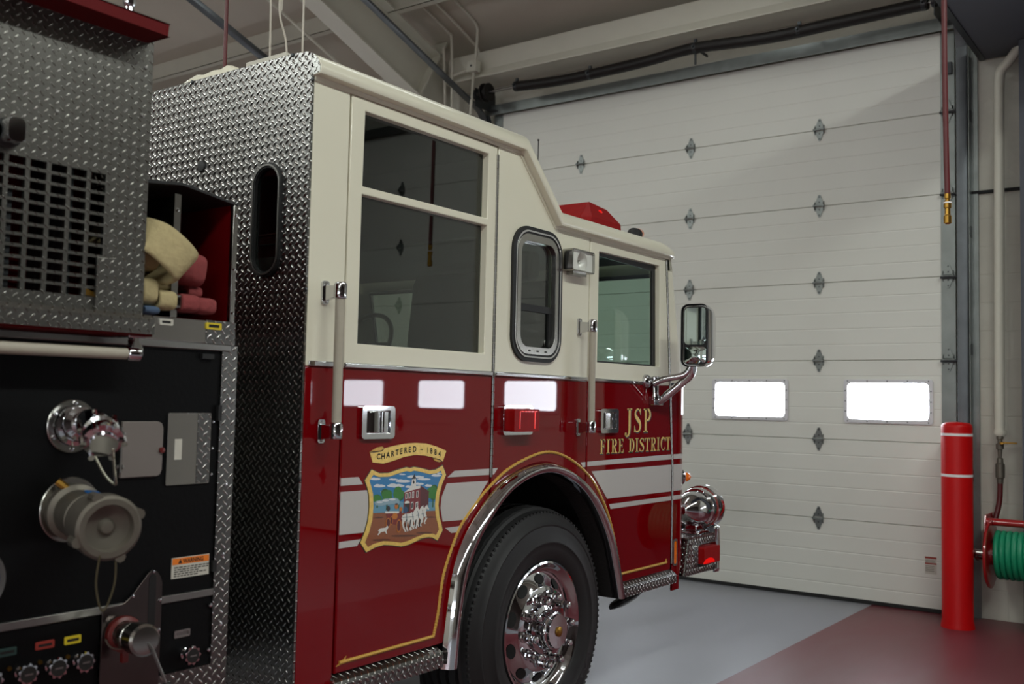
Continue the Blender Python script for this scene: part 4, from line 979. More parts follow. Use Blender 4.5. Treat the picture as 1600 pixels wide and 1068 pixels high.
obj('cab_lining', ln, M['interior'], FE, smooth=False)
obj('rear_lining', MB().prism([(2.45, 1.2), (4.75, 1.2), (4.75, 2.49), (2.45, 2.49)], PX, 2.195, 2.205, holes=[rrect(2.520, 2.670, 1.856, 2.226, .066, 8)]), M['interior'], FE, smooth=False)
obj('headliner', MB().add([(2.2, 2.44, 2.488), (3.32, 2.44, 2.488), (3.60, 2.44, 2.214), (4.74, 2.44, 2.214), (2.2, 4.76, 2.488), (3.32, 4.76, 2.488), (3.60, 4.76, 2.214), (4.74, 4.76, 2.214)], [(0, 1, 5, 4), (1, 2, 6, 5), (2, 3, 7, 6)]), M['interior'], FE, smooth=False)
obj('cab_floor', MB().box(2.2, 4.92, 2.445, 4.765, 1.22, 1.26), M['dark'], FE, smooth=False)
obj('engine_cover', MB().box(2.95, 4.62, 3.2, 4.0, 1.26, 1.70), M['interior'], FE, bevel=.05, seg=3)
obj('dashboard', MB().prism([(4.50, 1.26), (4.88, 1.26), (4.88, 1.62), (4.62, 1.66), (4.52, 1.60)], PY, 2.46, 4.74), M['interior'], FE, bevel=.02)
sw = obj('steering_wheel', MB().tube([(4.33+.21*math.sin(2*PI*i/28)*.45, 4.25+.21*math.cos(2*PI*i/28), 1.78+.21*math.sin(2*PI*i/28)*.89) for i in range(28)], .014, 8, closed=True), M['rubber'], FE)
obj('column', MB().tube([(4.33, 4.25, 1.78), (4.55, 4.25, 1.56)], .03, 10).tube([(4.33, 4.04, 1.78), (4.33, 4.46, 1.78)], .012, 8), M['rubber'], sw)
for x, y, s in ((3.86, 2.82, 1), (3.86, 4.33, 1), (3.42, 2.80, -1), (3.42, 4.35, -1)):
    se = obj('seat', MB().box(x-.06 if s > 0 else x-.42, x+.42 if s > 0 else x+.06, y-.24, y+.24, 1.44, 1.56), M['seat'], FE, bevel=.04, seg=3)
    obj('backrest', MB().prism([(x-.05*s, 1.5), (x+.09*s, 1.5), (x+.03*s, 2.02), (x-.06*s, 2.02)], PY, y-.23, y+.23), M['seat'], se, bevel=.04, seg=3)
    obj('headrest', MB().box(min(x-.05*s, x+.04*s), max(x-.05*s, x+.04*s), y-.15, y+.15, 2.03, 2.17), M['seat'], se, bevel=.03, seg=3)
    obj('seat_base', MB().box(x-.04 if s > 0 else x-.38, x+.38 if s > 0 else x+.04, y-.2, y+.2, 1.26, 1.44), M['dark'], se)
obj('cab_bench', MB().box(2.25, 2.62, 2.9, 4.3, 1.26, 1.6), M['seat'], FE, bevel=.03)

# chassis, wheel well
obj('chassis', MB().box(-4.2, 4.9, 3.05, 4.15, .5, .98).box(2.22, 2.86, 2.46, 4.74, .52, 1.2).box(4.24, 4.85, 2.46, 4.74, .60, 1.2), M['dark'], FE, smooth=False)
wl = MB(); N = 24
pw = [(3.545+.70*math.cos(PI-PI*i/N)*(1 if True else 1), .57+.66*math.sin(PI*i/N)) for i in range(N+1)]
pw = [(2.86, .47)]+pw[1:-1]+[(4.235, .535)]
k = len(pw)
wl.add([(x, YS+.008, z) for x, z in pw]+[(x, 3.05, z) for x, z in pw], [(i, i+1, k+i+1, k+i) for i in range(k-1)])
wl.prism(pw, PY, 3.045, 3.05)
obj('wheel_well', wl, M['liner'], FE, ang=50)
# mud flap of the well at the front edge
obj('inner_flange', MB().add([(p.x, YS+.002, p.y) for p in ARI]+[(p.x, YS+.10, p.y) for p in ARI], [(i, i+1, len(ARI)+i+1, len(ARI)+i) for i in range(len(ARI)-1)]), M['liner'], FE, ang=50)
# chrome fender ring
fv = []; n_ = len(ARO)
for a, b in zip(ARO, ARI):
    for t, d in ((-.10, .001), (0, -.012), (.12, -.028), (.35, -.040), (.65, -.040), (.9, -.030), (1., -.014), (1., .012)):
        p = a.lerp(b, t) if t >= 0 else a+(a-b)*.10; fv.append((p.x, YS+d, p.y))
fs = [(j*8+i, j*8+i+1, (j+1)*8+i+1, (j+1)*8+i) for j in range(n_-1) for i in range(7)]+[tuple(range(8)), tuple((n_-1)*8+i for i in range(8))]
obj('fender_trim', MB().add(fv, fs), M['chrome'], FE, ang=40, label='chrome wheel arch trim')
yl = spline([(x, z, 0) for x, z in ((2.850, .600), (2.873, .680), (2.897, .808), (2.945, .91), (2.996, .987), (3.075, 1.055), (3.165, 1.12), (3.319, 1.196), (3.549, 1.246), (3.735, 1.217), (3.925, 1.124), (4.040, 1.01), (4.115, .90), (4.187, .734), (4.210, .652))], 16)
gp = [(x, YS-.0005, .595+.003*(x-2.375)/.475) for x in [2.375+.475*i/70 for i in range(71)]]+[(p.x, YS-.0005, p.y) for p in yl]+[(x, YS-.0005, .652) for x in [4.216+.463*i/66 for i in range(67)]]
obj('pinstripe', MB().tube(gp, [.0052 if i % 2 else .0072 for i in range(len(gp))], 8), M['gold_trim'], FE, label='gold rope pinstripe')
obj('pinstripe_tip', MB().prism([(2.362, .585), (2.40, .590), (2.408, .612), (2.398, .605)], PY, YS-.002, YS).prism([(4.672, .646), (4.70, .652), (4.69, .658), (4.684, .672), (4.676, .660)], PY, YS-.002, YS), M['gold_trim'], FE, smooth=False)

# tread plate sills
def sill(x0, x1, zt, zb):
    o = obj('tread_sill', MB().prism([(YS+.01, zt+.012), (YS-.022, zt-.006), (YS-.030, zt-.016), (YS-.030, zb), (YS+.05, zb), (YS+.05, zt)], lambda u, v, w_: (w_, u, v), x0, x1), M['plate_y'], FE, smooth=False, bevel=.004, label='tread plate sill')
    relief_side(x0+.002, x1-.001, zb+.001, zt-.017, YS-.0302, o)
    return o
sill(2.339, 2.878, .548, .487); sill(4.207, 4.745, .602, .545)
st_ = obj('sill_lamp', MB().lathe((4.44, 2.49, .492), (.18, -.5, -.85), [(0, -.02), (.085, -.02), (.10, -.008), (.10, .004), (.08, .012), (0, .014)], 28), M['rubber'], FE)
obj('lens', MB().lathe((4.44, 2.49, .492), (.18, -.5, -.85), [(.07, .0125), (.05, .020), (0, .024)], 24), M['steel'], st_)
obj('mount', MB().box(4.42, 4.46, 2.48, 2.52, .50, .56), M['dark'], st_)

# grab rails
def grab(dx, par=FE):
    g = obj('grab_rail', MB().tube([(2.262+dx, 2.328, 1.37), (2.262+dx, 2.328, 1.79)], .0155, 16), M['grip'], par, label='cream ribbed grab rail with chrome ends')
    for z, s in ((1.80, 1), (1.352, -1)):
        b = obj('bracket', MB().lathe((2.262+dx, 2.328, z-.025), (0, 0, 1), [(.0, 0), (.019, 0), (.0205, .004), (.0205, .046), (.017, .053), (.008, .056), (0, .056)], 18)
                .prism([(2.32, z-.016), (2.392, z-.03), (2.402, z-.03), (2.402, z+.022), (2.392, z+.022), (2.32, z+.016)], lambda u, v, w_: (w_, u, v), 2.252+dx, 2.268+dx), M['chrome'], g, bevel=.002)
        obj('base_plate', MB().prism(rrect(2.245+dx, 2.275+dx, z-.04, z+.036, .008), PY, YS-.008, YS+.001), M['chrome'], b, bevel=.002)
        mb = MB()
        for q in (-.03, .026): mb.lathe((2.26+dx, YS-.008, z+q), (0, -1, 0), [(.007, 0), (.005, .003), (0, .004)], 10)
        pieces('screw', mb, M['steel'], b)
grab(0); grab(1.548)

# mirror on its arm
mi_ = obj('side_mirror', MB().tube(spline([(4.47, 2.375, 1.56), (4.50, 2.33, 1.585), (4.545, 2.24, 1.61), (4.555, 2.205, 1.66)], 5), .016, 12)
          .tube(spline([(4.535, 2.375, 1.475), (4.54, 2.34, 1.50), (4.56, 2.26, 1.57), (4.565, 2.215, 1.61), (4.56, 2.20, 1.66)], 5), .021, 12), M['chrome'], FE, label='chrome mirror on a forked arm')
obj('mount', MB().box(4.475, 4.57, 2.365, 2.402, 1.455, 1.50).lathe((4.50, 2.38, 1.50), (0, 0, 1), [(0, -.02), (.026, -.02), (.026, 0), (.02, .012), (.02, .07), (.027, .075), (.027, .098), (0, .10)], 16).lathe((4.44, 2.39, 1.573), (0, -1, 0), [(.035, -.01), (.033, .006), (.02, .016), (0, .02)], 18), M['chrome'], mi_, bevel=.004)
def shell(P0, P1, ins): pass
c0 = Vector((4.545, 2.175, 1.803)); th = math.radians(5)
fx = Vector((-math.cos(th), -math.sin(th), 0)); sx = Vector((math.sin(th), -math.cos(th), 0))   # facing rearward, sideways outward
def ring(dep, hw, hz, r, zc=0):
    return [c0+fx*dep+sx*a+Vector((0, 0, b+zc)) for a, b in rrect(-hw, hw, -hz, hz, r, 5)]
rr_ = [ring(.012, .066, .148, .03), ring(.03, .071, .155, .035), ring(-.01, .071, .155, .036), ring(-.06, .070, .152, .045), ring(-.11, .060, .138, .05), ring(-.135, .035, .10, .035)]
mb = MB(); k = len(rr_[0]); mb.add([p for r in rr_ for p in r], [(j*k+i, j*k+(i+1) % k, (j+1)*k+(i+1) % k, (j+1)*k+i) for j in range(len(rr_)-1) for i in range(k)]+[tuple((len(rr_)-1)*k+i for i in range(k)), tuple(range(k))[::-1]])
hs_ = obj('mirror_shell', mb, M['chrome'], mi_, ang=60)
def face(a0, a1, b0, b1, dep, r):
    return [c0+fx*dep+sx*a+Vector((0, 0, b)) for a, b in rrect(a0, a1, b0, b1, r, 4)]
def slab(A, B): k = len(A); return MB().add(A+B, [tuple(range(k)), tuple(range(k, 2*k))[::-1]]+[(i, (i+1) % k, k+(i+1) % k, k+i) for i in range(k)])
obj('mirror_backing', slab(face(-.062, .062, -.144, .144, .0125, .026), face(-.062, .062, -.144, .144, .018, .026)), M['rubber'], hs_)
obj('flat_mirror', slab(face(-.056, .056, -.045, .138, .0182, .02), face(-.056, .056, -.045, .138, .021, .02)), M['mirror'], hs_)
P = face(-.056, .056, -.138, -.056, .0182, .018)
obj('convex_mirror', MB().add(P+[c0+fx*.036+Vector((0, 0, -.097))], [(i, (i+1) % len(P), len(P)) for i in range(len(P))]), M['mirror'], hs_, ang=80)

# wheels
def wheel(cx, ys, cz, R, inward=1):
    c = (cx, ys, cz); A = (0, -inward, 0)
    def wob(t, r, h): return .0035*math.sin(t*44) if r > R*.93 and h < -.06 else 0
    prof_ = [(R*.545, -.03), (R*.555, -.006), (R*.58, .006), (R*.66, .016), (R*.70, .018), (R*.705, .0205), (R*.715, .0205), (R*.72, .018), (R*.80, .012), (R*.84, .007), (R*.845, .009), (R*.855, .009), (R*.86, .005), (R*.90, -.006), (R*.935, -.016), (R*.95, -.022), (R*.958, -.032), (R*.966, -.05)]
    y = -.058
    for g in range(5):
        cr = R*(.968+.032*math.sin(PI*(g+.6)/5.2)**.5); prof_ += [(cr, y), (cr-R*.026, y-.005), (cr-R*.026, y-.012), (cr, y-.017)]; y -= .044
    prof_ += [(R*.95, -.285), (R*.80, -.30), (R*.56, -.28), (R*.545, -.25)]
    t_ = obj('wheel', MB().lathe(c, A, prof_, 176, wob=wob), M['tyre'], FE, ang=40, label='black tyre on a polished rim')
    rim = [(R*.552, -.03), (R*.554, -.004), (R*.55, .004), (R*.535, .006), (R*.522, .000), (R*.505, -.014), (R*.482, -.024), (R*.472, -.026), (R*.465, -.034), (R*.452, -.036), (R*.356, -.012), (R*.348, -.006), (R*.340, -.004), (R*.19, -.004)]
    obj('rim', MB().lathe(c, A, rim, 96), M['chrome'], t_, ang=30)
    sh = MB()
    for i in range(120):
        a = 2*PI*i/120
        r1, r2 = R*.897, R*.918
        u_, w_, x_ = basis(A); cc = Vector(c)
        if i % 1 == 0:
            p = cc+(u_*math.cos(a)+w_*math.sin(a))*R*.948-x_*.021
            d = (u_*math.cos(a)+w_*math.sin(a)); tt = (-u_*math.sin(a)+w_*math.cos(a))
            q = [p+d*sx_*.006+tt*sy_*.0055+x_*h_ for h_ in (-.006, .003) for sx_, sy_ in ((-1, -1), (1, -1), (1, 1), (-1, 1))]
            sh.add(q, [(0, 1, 2, 3), (4, 5, 6, 7), (0, 1, 5, 4), (1, 2, 6, 5), (2, 3, 7, 6), (3, 0, 4, 7)])
    obj('shoulder_lug', sh, M['tyre'], t_, smooth=False)
    if ys < 2.41 and cx > 0:
        tx = MB(); cv = Vector(c)
        for ch, dg_ in zip('ROAD', (-27, -34, -41, -48)):
            vs_2, fs_2 = text2d(ch, 1, .03); b = math.radians(dg_); mw_ = max(v[0] for v in vs_2)/2
            for_ = []
            for v in vs_2:
                rr_2 = R*.755+(v[1]-.35)*.045; aa = b-(v[0]-mw_)*.045/(R*.755)
                for_.append((cx+rr_2*math.cos(aa), ys-.0165, cz+rr_2*math.sin(aa)))
            tx.add(for_, fs_2)
        obj('sidewall_lettering', tx, M['rubber_pale'], t_, smooth=False, flip=False)
    hl = MB(); u_, w_, x_ = basis(A); cc = Vector(c)
    for i in range(10):
        a = 2*PI*(i+.5)/10; d = u_*math.cos(a)+w_*math.sin(a); tt = -u_*math.sin(a)+w_*math.cos(a)
        q = []
        for k2 in range(16):
            b = 2*PI*k2/16; rr2 = R*.405+.0195*math.cos(b)
            h = -.036+(R*.452-rr2)/(R*.096)*.024+.002
            q.append(cc+d*rr2+tt*.032*math.sin(b)+x_*h)
        hl.add(q+[cc+d*R*.405+x_*-.0225], [(k2, (k2+1) % 16, 16) for k2 in range(16)])
    pieces('hand_hole', hl, M['dark'], t_, smooth=False)
    obj('hub', MB().lathe(c, A, [(R*.205, -.006), (R*.20, .012), (R*.165, .018), (R*.160, .055), (R*.152, .064), (R*.14, .066), (R*.135, .078), (R*.04, .080), (R*.038, .076), (0, .076)], 40), M['chrome'], t_, ang=25)
    obj('hub_cap', MB().lathe(c, A, [(R*.045, .074), (R*.04, .086), (R*.018, .090), (0, .090)], 20), M['brass'], t_)
    ln_ = None
    for i in range(10):
        a = 2*PI*(i+.15)/10; p = cc+(u_*math.cos(a)+w_*math.sin(a))*R*.27
        if ln_ is None:
            ln_ = obj('lug_nut', MB().lathe(p, A, [(.023, -.006), (.023, .004), (.016, .006), (.016, .026), (.0185, .029), (.0185, .034), (.015, .040), (.0165, .046), (.0165, .058), (.012, .068), (0, .072)], 12), M['chrome'], t_, ang=25); p0 = p
        else: dup(ln_, p-p0)
    return t_
wheel(3.553, 2.392, .509, .507)
wheel(3.553, 4.808, .509, .507, -1)
for y_, s_ in ((2.42, 1), (4.78, -1)): wheel(-1.6, y_, .509, .507, s_)

# bumper with lamp, siren
bp = obj('bumper', MB().prism([(4.965, .747), (5.285, .747), (5.30, .54), (4.91, .55)], PY, 2.41, 4.79), M['plate_y'], FE, smooth=False, bevel=.004, label='tread plate bumper extension')
relief_side(4.915, 5.296, .546, .744, 2.4092, bp, lambda x, z: x > 4.914+(z-.55)*.262+.004 and x < 5.296-(z-.54)*.07 and not (5.05 < x < 5.27 and .589 < z < .698))
obj('bumper_top', MB().box(4.93, 5.29, 2.405, 4.795, .745, .7505), M['plate_z'], bp, smooth=False)
obj('bumper_end', MB().add([(4.9635, 2.412, .744), (4.909, 2.412, .553), (4.909, 4.788, .553), (4.9635, 4.788, .744), (4.955, 2.412, .744), (4.90, 2.412, .553), (4.90, 4.788, .553), (4.955, 4.788, .744)], [(0, 1, 2, 3), (4, 5, 6, 7), (0, 1, 5, 4), (1, 2, 6, 5), (2, 3, 7, 6), (3, 0, 4, 7)]), M['plate_x'], bp, smooth=False)
obj('top_edge', MB().tube([(4.965, 2.41, .747), (5.285, 2.41, .747)], .005, 8), M['chrome'], bp)
cb = [(5.285, 2.40), (5.33, 2.395), (5.36, 2.42), (5.40, 2.6), (5.42, 3.0), (5.425, 3.6), (5.42, 4.2), (5.40, 4.6), (5.36, 4.78), (5.285, 4.80)]
cb2 = [(p[0]+.012, p[1]) for p in cb]
mb = MB(); zz = [(.53, -.01), (.55, .0), (.60, .004), (.70, .004), (.765, 0), (.782, -.012)]
mb.add([(x+d, y, z) for z, d in zz for x, y in cb], [(j*10+i, j*10+i+1, (j+1)*10+i+1, (j+1)*10+i) for j in range(5) for i in range(9)])
o = obj('front_bumper', mb, M['chrome'], bp, ang=60); sd = o.modifiers.new('thick', 'SOLIDIFY'); sd.thickness = .012
obj('bumper_frame', MB().box(4.70, 5.0, 2.55, 4.65, .58, .74), M['dark'], bp, smooth=False)
bl = obj('bumper_lamp', MB().prism(rrect(5.045, 5.275, .584, .703, .014), PY, 2.392, 2.412, holes=[rrect(5.058, 5.262, .597, .690, .01)]), M['chrome'], bp, bevel=.004, label='red bumper lamp')
obj('lens', MB().prism(rrect(5.06, 5.26, .599, .688, .01), PY, 2.362, 2.405), M['red_lens'], bl, bevel=.006)
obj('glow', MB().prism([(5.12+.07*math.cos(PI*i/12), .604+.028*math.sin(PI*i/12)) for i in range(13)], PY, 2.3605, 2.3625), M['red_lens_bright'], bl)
SX = (1, .05, 0); sc_ = (5.06, 2.475, .885)
si = obj('siren', MB().lathe(sc_, SX, [(p.x, p.y) for p in spline([(0, -.045, 0), (.020, -.041, 0), (.044, -.022, 0), (.066, .008, 0), (.083, .045, 0), (.093, .085, 0), (.097, .122, 0)], 4)]+[(.098, .128), (.108, .133), (.112, .148), (.112, .185)], 44), M['chrome'], bp, ang=30, label='chrome bullet siren')
obj('siren_ring', MB().lathe(sc_, SX, [(.112, .195), (.121, .20), (.123, .215), (.123, .262), (.117, .27), (.10, .272), (.09, .25), (0, .25)], 44), M['chrome'], si, ang=30)
obj('red_band', MB().lathe(sc_, SX, [(.111, .183), (.1135, .186), (.1135, .196), (.111, .198)], 44), M['red_label'], si)
obj('pedestal', MB().box(5.12, 5.22, 2.44, 2.51, .760, .80).prism([(5.10, .75), (5.25, .75), (5.25, .76), (5.21, .772), (5.13, .772), (5.10, .76)], PY, 2.42, 2.53), M['chrome'], si, bevel=.006)

# pump module behind the cab
obj('pump_housing', MB().box(.50, 1.915, YS+.012, 4.78, .60, 1.60), M['plate_x'], FE, smooth=False)
body = obj('body_compartment', MB().box(-4.3, .50, YS, 4.80, .62, 2.40).box(-4.3, .50, YS-.01, 4.81, 2.40, 2.47), M['red'], FE, bevel=.01)
for x in (-4.1, -2.9, -.5):
    sh = MB()
    for i in range(30): sh.prism([(YS-.012, 1.1+i*.04), (YS-.006, 1.1+i*.04+.036), (YS+.01, 1.1+i*.04+.036), (YS+.01, 1.1+i*.04)], lambda u, v, w_: (w_, u, v), x, x+.9)
    obj('roll_shutter', sh, M['steel'], body, smooth=False)
pp = obj('pump_panel', MB().prism([(.52, .905), (1.862, .905), (1.862, 1.588), (.52, 1.588)], PY, YS, YS+.012), M['black_panel'], FE, bevel=.002, label='black pump panel')
obj('lower_panel', MB().box(.52, 1.512, YS, YS+.012, .60, .888), M['black_panel'], pp)
obj('corner_panel', MB().box(1.688, 1.868, YS, YS+.012, .695, .890), M['black_panel'], pp)
obj('edge_strip', MB().box(1.862, 1.915, YS-.006, YS+.012, .60, 1.604).box(1.90, 1.918, YS-.004, YS+.10, .60, 1.604), M['plate_y'], pp, smooth=False, label='tread plate edge strip')
obj('upper_strip', MB().box(.52, 1.89, YS-.010, YS+.012, 1.586, 1.606), M['steel'], pp, bevel=.003, label='polished metal strip')
obj('lower_strip', MB().box(.52, 1.866, YS-.006, YS+.012, .886, .907), M['steel'], pp, bevel=.002, label='polished metal strip')
obj('kick_plate', MB().box(1.66, 1.915, YS-.007, YS+.012, .60, .694), M['plate_y'], pp, smooth=False, label='tread plate kick plate')
sc = MB()
for x, z in ((1.853, .86), (1.852, .735), (1.89, 1.45), (1.89, 1.2), (1.89, 1.0), (1.89, .80)): sc.lathe((x, YS-.006, z), (0, -1, 0), [(.006, 0), (.005, .003), (0, .004)], 10)
pieces('screw', sc, M['chrome'], pp)
for B in ((1.79, 1.83, YS-.012, YS, 1.562, 1.576), (1.852, 1.864, YS-.012, YS, 1.385, 1.43), (1.853, 1.866, YS-.012, YS, .955, .985)): obj('clip', MB().box(*B), M['rubber'], pp)

def label_plate(x0, x1, z0, z1, m, ink=True, rows=1):
    o = obj('label_plate', MB().prism(rrect(x0, x1, z0, z1, .003, 3), PY, YS-.0035, YS+.001), m, pp, bevel=.001)
    if ink:
        mb = MB()
        for r in range(rows):
            zc = z0+(z1-z0)*(r+.5)/rows; mb.box(x0+(x1-x0)*.14, x1-(x1-x0)*.14, YS-.0042, YS-.003, zc-(z1-z0)*.17/rows**.5, zc+(z1-z0)*.17/rows**.5)
        obj('label_text', mb, M['label_ink'], o, smooth=False)
    return o
# discharge outlet with red label and chain
fl = obj('discharge_outlet', MB().lathe((1.41, YS, 1.373), (0, -1, 0), [(0, 0), (.068, 0), (.068, .005), (.066, .007), (.05, .007)], 40), M['chrome_dull'], pp, label='chrome discharge elbow')
mb = MB()
el = spline([(1.41, YS-.004, 1.373), (1.408, YS-.05, 1.380), (1.402, YS-.10, 1.384), (1.388, YS-.155, 1.374), (1.372, YS-.20, 1.352), (1.362, YS-.225, 1.335)], 8)
rad = []
for i in range(len(el)):
    t = i/(len(el)-1); r = .034
    if t < .06: r = .046
    elif t < .14: r = .030
    elif t < .22: r = .043
    elif t < .34: r = .030
    elif .56 < t < .70: r = .041
    elif .70 < t < .76: r = .036
    elif t > .76: r = .046 if t < .9 else .032
    rad.append(r)
obj('elbow', MB().tube(el, rad, 20), M['chrome'], fl, ang=40)
tip = el[-1]; dr = (el[-1]-el[-2]).normalized()
lug = MB()
uu, ww, xx = basis(dr)
for i in range(6):
    a = 2*PI*i/6; p = el[-6]+(uu*math.cos(a)+ww*math.sin(a))*.046; lug.lathe(p-dr*.012, dr, [(0, 0), (.008, 0), (.008, .026), (0, .026)], 8)
for i in range(5):
    a = 2*PI*i/5; p = el[24]+(uu*math.cos(a)+ww*math.sin(a))*.042; lug.lathe(p-dr*.01, dr, [(0, 0), (.007, 0), (.007, .022), (0, .022)], 8)
pieces('rocker_lug', lug, M['chrome'], fl)
obj('coupling_ring', MB().lathe((1.41, YS-.008, 1.374), (0, -1, 0), [(.047, 0), (.05, .004), (.05, .016), (.04, .02)], 26), M['chrome'], fl)
ch = MB()
cp = spline([(1.445, YS-.02, 1.335), (1.452, YS-.05, 1.29), (1.46, YS-.08, 1.25), (1.455, YS-.13, 1.232), (1.43, YS-.17, 1.25), (1.405, YS-.20, 1.29), (1.385, YS-.225, 1.325)], 9)
for p in cp: ch.lathe(p-Vector((0, 0, .0035)), (0, 0, 1), [(0, 0), (.003, .001), (.0042, .0035), (.003, .006), (0, .007)], 6)
obj('bead_chain', ch, M['chain'], fl)
sc = MB()
for i in range(6):
    a = 2*PI*i/6+.5; sc.lathe((1.41+.058*math.cos(a), YS-.007, 1.373+.058*math.sin(a)), (0, -1, 0), [(.006, 0), (.005, .004), (0, .005)], 8)
pieces('flange_screw', sc, M['chrome'], fl)
label_plate(1.390, 1.435, 1.419, 1.437, M['red_label']).parent = pp

# large intake with cast cap
inn = obj('intake', MB().lathe((1.415, YS, 1.163), (0, -1, 0), [(0, 0), (.082, 0), (.082, .005), (.08, .007), (.05, .007)], 40), M['chrome_dull'], pp, label='large cast intake with cap')
ia = Vector((-.075, -.30, -.016)).normalized(); ib = Vector((1.415, YS-.006, 1.163))
obj('swivel', MB().lathe(ib, ia, [(.05, 0), (.066, .01), (.07, .03), (.07, .05), (.058, .058), (.056, .09), (.060, .10), (.060, .15), (.054, .155)], 36), M['cast'], inn)
obj('cap', MB().lathe(ib+ia*.155, ia, [(.054, 0), (.060, .004), (.064, .02), (.066, .022), (.066, .05), (.070, .055), (.070, .085), (.075, .09), (.075, .135), (.068, .142), (.055, .142), (.052, .12), (.02, .115), (.014, .125), (0, .127)], 40), M['cast'], inn, ang=28)
mb = MB(); uu, ww, xx = basis(ia)
for i in range(4):
    a = 2*PI*i/4+.4; p = ib+ia*.275+(uu*math.cos(a)+ww*math.sin(a))*.074; mb.lathe(p-ia*.022, ia, [(0, 0), (.013, 0), (.013, .04), (0, .04)], 8)
pieces('cap_lug', mb, M['cast'], inn)
p = ib+ia*.19+Vector((.02, 0, .062))
d_ = MB().box(-.018, .018, -.012, .012, 0, .004); d_.xform(Matrix.Translation(ib+ia*.135+Vector((.012, 0, .0575))) @ Matrix.Rotation(.25, 4, 'X') @ Matrix.Rotation(.15, 4, 'Y')); obj('blue_tag', d_, M['blue'], inn)
obj('lever_bar', MB().tube([(1.362, YS-.03, 1.238), (1.40, YS-.06, 1.20)], .010, 8), M['brass'], inn)
ends = ib+ia*.29
obj('lanyard', MB().tube(spline([ends+Vector((-.02, 0, -.06)), ends+Vector((-.02, .01, -.13)), ends+Vector((0, .01, -.19)), ends+Vector((.02, 0, -.13)), ends+Vector((.02, 0, -.06))], 6), .0022, 6), M['lanyard'], inn)
label_plate(1.394, 1.432, 1.222, 1.238, M['green_label'])

# access plates
ap = obj('access_plate', MB().prism([(1.548, 1.235), (1.655, 1.235), (1.668, 1.24), (1.673, 1.253), (1.673, 1.366), (1.668, 1.379), (1.655, 1.384), (1.549, 1.384)], PY, YS-.010, YS+.001), M['white_plate'], pp, bevel=.002, label='off-white access plate')
mb = MB().box(1.543, 1.548, YS-.012, YS, 1.25, 1.37)
for z in (1.265, 1.352): mb.lathe((1.552, YS-.010, z), (0, -1, 0), [(.005, 0), (.004, .003), (0, .004)], 8).lathe((1.540, YS, z), (0, -1, 0), [(.006, 0), (.005, .008), (0, .01)], 8)
obj('hinge', mb, M['steel'], ap)
obj('latch', MB().lathe((1.668, YS-.010, 1.306), (0, -1, 0), [(.008, 0), (.008, .006), (0, .008)], 14), M['red_handle'], ap)
cp_ = obj('chrome_plate', MB().prism(rrect(1.689, 1.832, 1.208, 1.407, .004), PY, YS-.006, YS+.001), M['chrome'], pp, bevel=.002, label='polished chrome cover plate')
obj('tread_half', MB().box(1.787, 1.830, YS-.0075, YS-.004, 1.210, 1.405), M['plate_y'], cp_, smooth=False)
obj('label', MB().box(1.713, 1.736, YS-.0072, YS-.005, 1.278, 1.335), M['white_label'], cp_, smooth=False)
mb = MB()
for z in (1.232, 1.306, 1.382): mb.lathe((1.842, YS, z), (0, -1, 0), [(.005, 0), (.004, .003), (0, .004)], 8)
pieces('screw', mb, M['chrome'], cp_)
obj('gauge_plate', MB().prism(rrect(1.06, 1.222, 1.20, 1.415, .004), PY, YS-.006, YS+.001), M['chrome'], pp, bevel=.002)
gg = obj('main_intake', MB().lathe((1.155, YS, 1.02), (0, -1, 0), [(0, .0), (.092, 0), (.092, .02), (.086, .04), (.080, .05), (.066, .05), (.062, .03), (0, .028)], 36), M['chrome_dull'], pp, label='chrome ringed intake with blue cap')
obj('blue_cap', MB().lathe((1.155, YS, 1.02), (0, -1, 0), [(.062, .028), (.05, .05), (0, .054)], 30), M['blue'], gg)

# warning label
wlb = obj('warning_label', MB().box(1.722, 1.846, YS-.0025, YS+.001, .949, 1.006), M['white_label'], pp, smooth=False, label='orange and white WARNING label')
obj('header', MB().box(1.7235, 1.8445, YS-.0032, YS-.002, .987, 1.0045), M['orange_label'], wlb, smooth=False)
mb = MB(); flat_text(mb, 'WARNING', PY, 1.757, 1.825, .9895, 1.0015, YS-.0036)
mb.prism([(1.742, .9895), (1.755, .9895), (1.7485, 1.002)], PY, YS-.0036, YS-.003)
obj('heading_text', mb, M['label_ink'], wlb, smooth=False, flip=False)
mb = MB()
for i, zz_ in enumerate((.979, .973, .967, .961, .955)):
    x = 1.730
    random.seed(i)
    while x < (1.838 if i not in (2, 4) else 1.80):
        l_ = random.uniform(.006, .014); mb.box(x, x+l_, YS-.0031, YS-.002, zz_-.0014, zz_+.0014); x += l_+.003
obj('body_text', mb, M['label_ink'], wlb, smooth=False)

# drain valve with slotted plate and lever
vp = obj('valve_plate', MB().prism([(1.514, .60), (1.690, .60), (1.690, .945), (1.684, .962), (1.672, .978), (1.658, .984), (1.645, .975), (1.60, .925), (1.575, .905), (1.514, .902)], PY, YS-.009, YS-.004), M['valve_steel'], pp, bevel=.001, label='slotted polished valve plate')
obj('slot', MB().prism(rrect(1.648, 1.670, .80, .972, .010), PY, YS-.0098, YS-.008), M['dark_gap'], vp, smooth=False)
mb = MB()
for x, z in ((1.660, .979), (1.60, .921), (1.683, .90), (1.683, .82), (1.525, .83)): mb.lathe((x, YS-.009, z), (0, -1, 0), [(.005, 0), (.004, .003), (0, .004)], 8)
pieces('screw', mb, M['chrome'], vp)
va = obj('drain_valve', MB().lathe((1.560, YS-.008, .835), (-.18, -1, .05), [(0, 0), (.042, 0), (.042, .02), (.030, .024), (.026, .06), (.036, .066), (.036, .10), (.030, .105), (.040, .115), (.040, .165), (.034, .172), (0, .176)], 30), M['chrome_dull'], vp, label='drain valve with red handle')
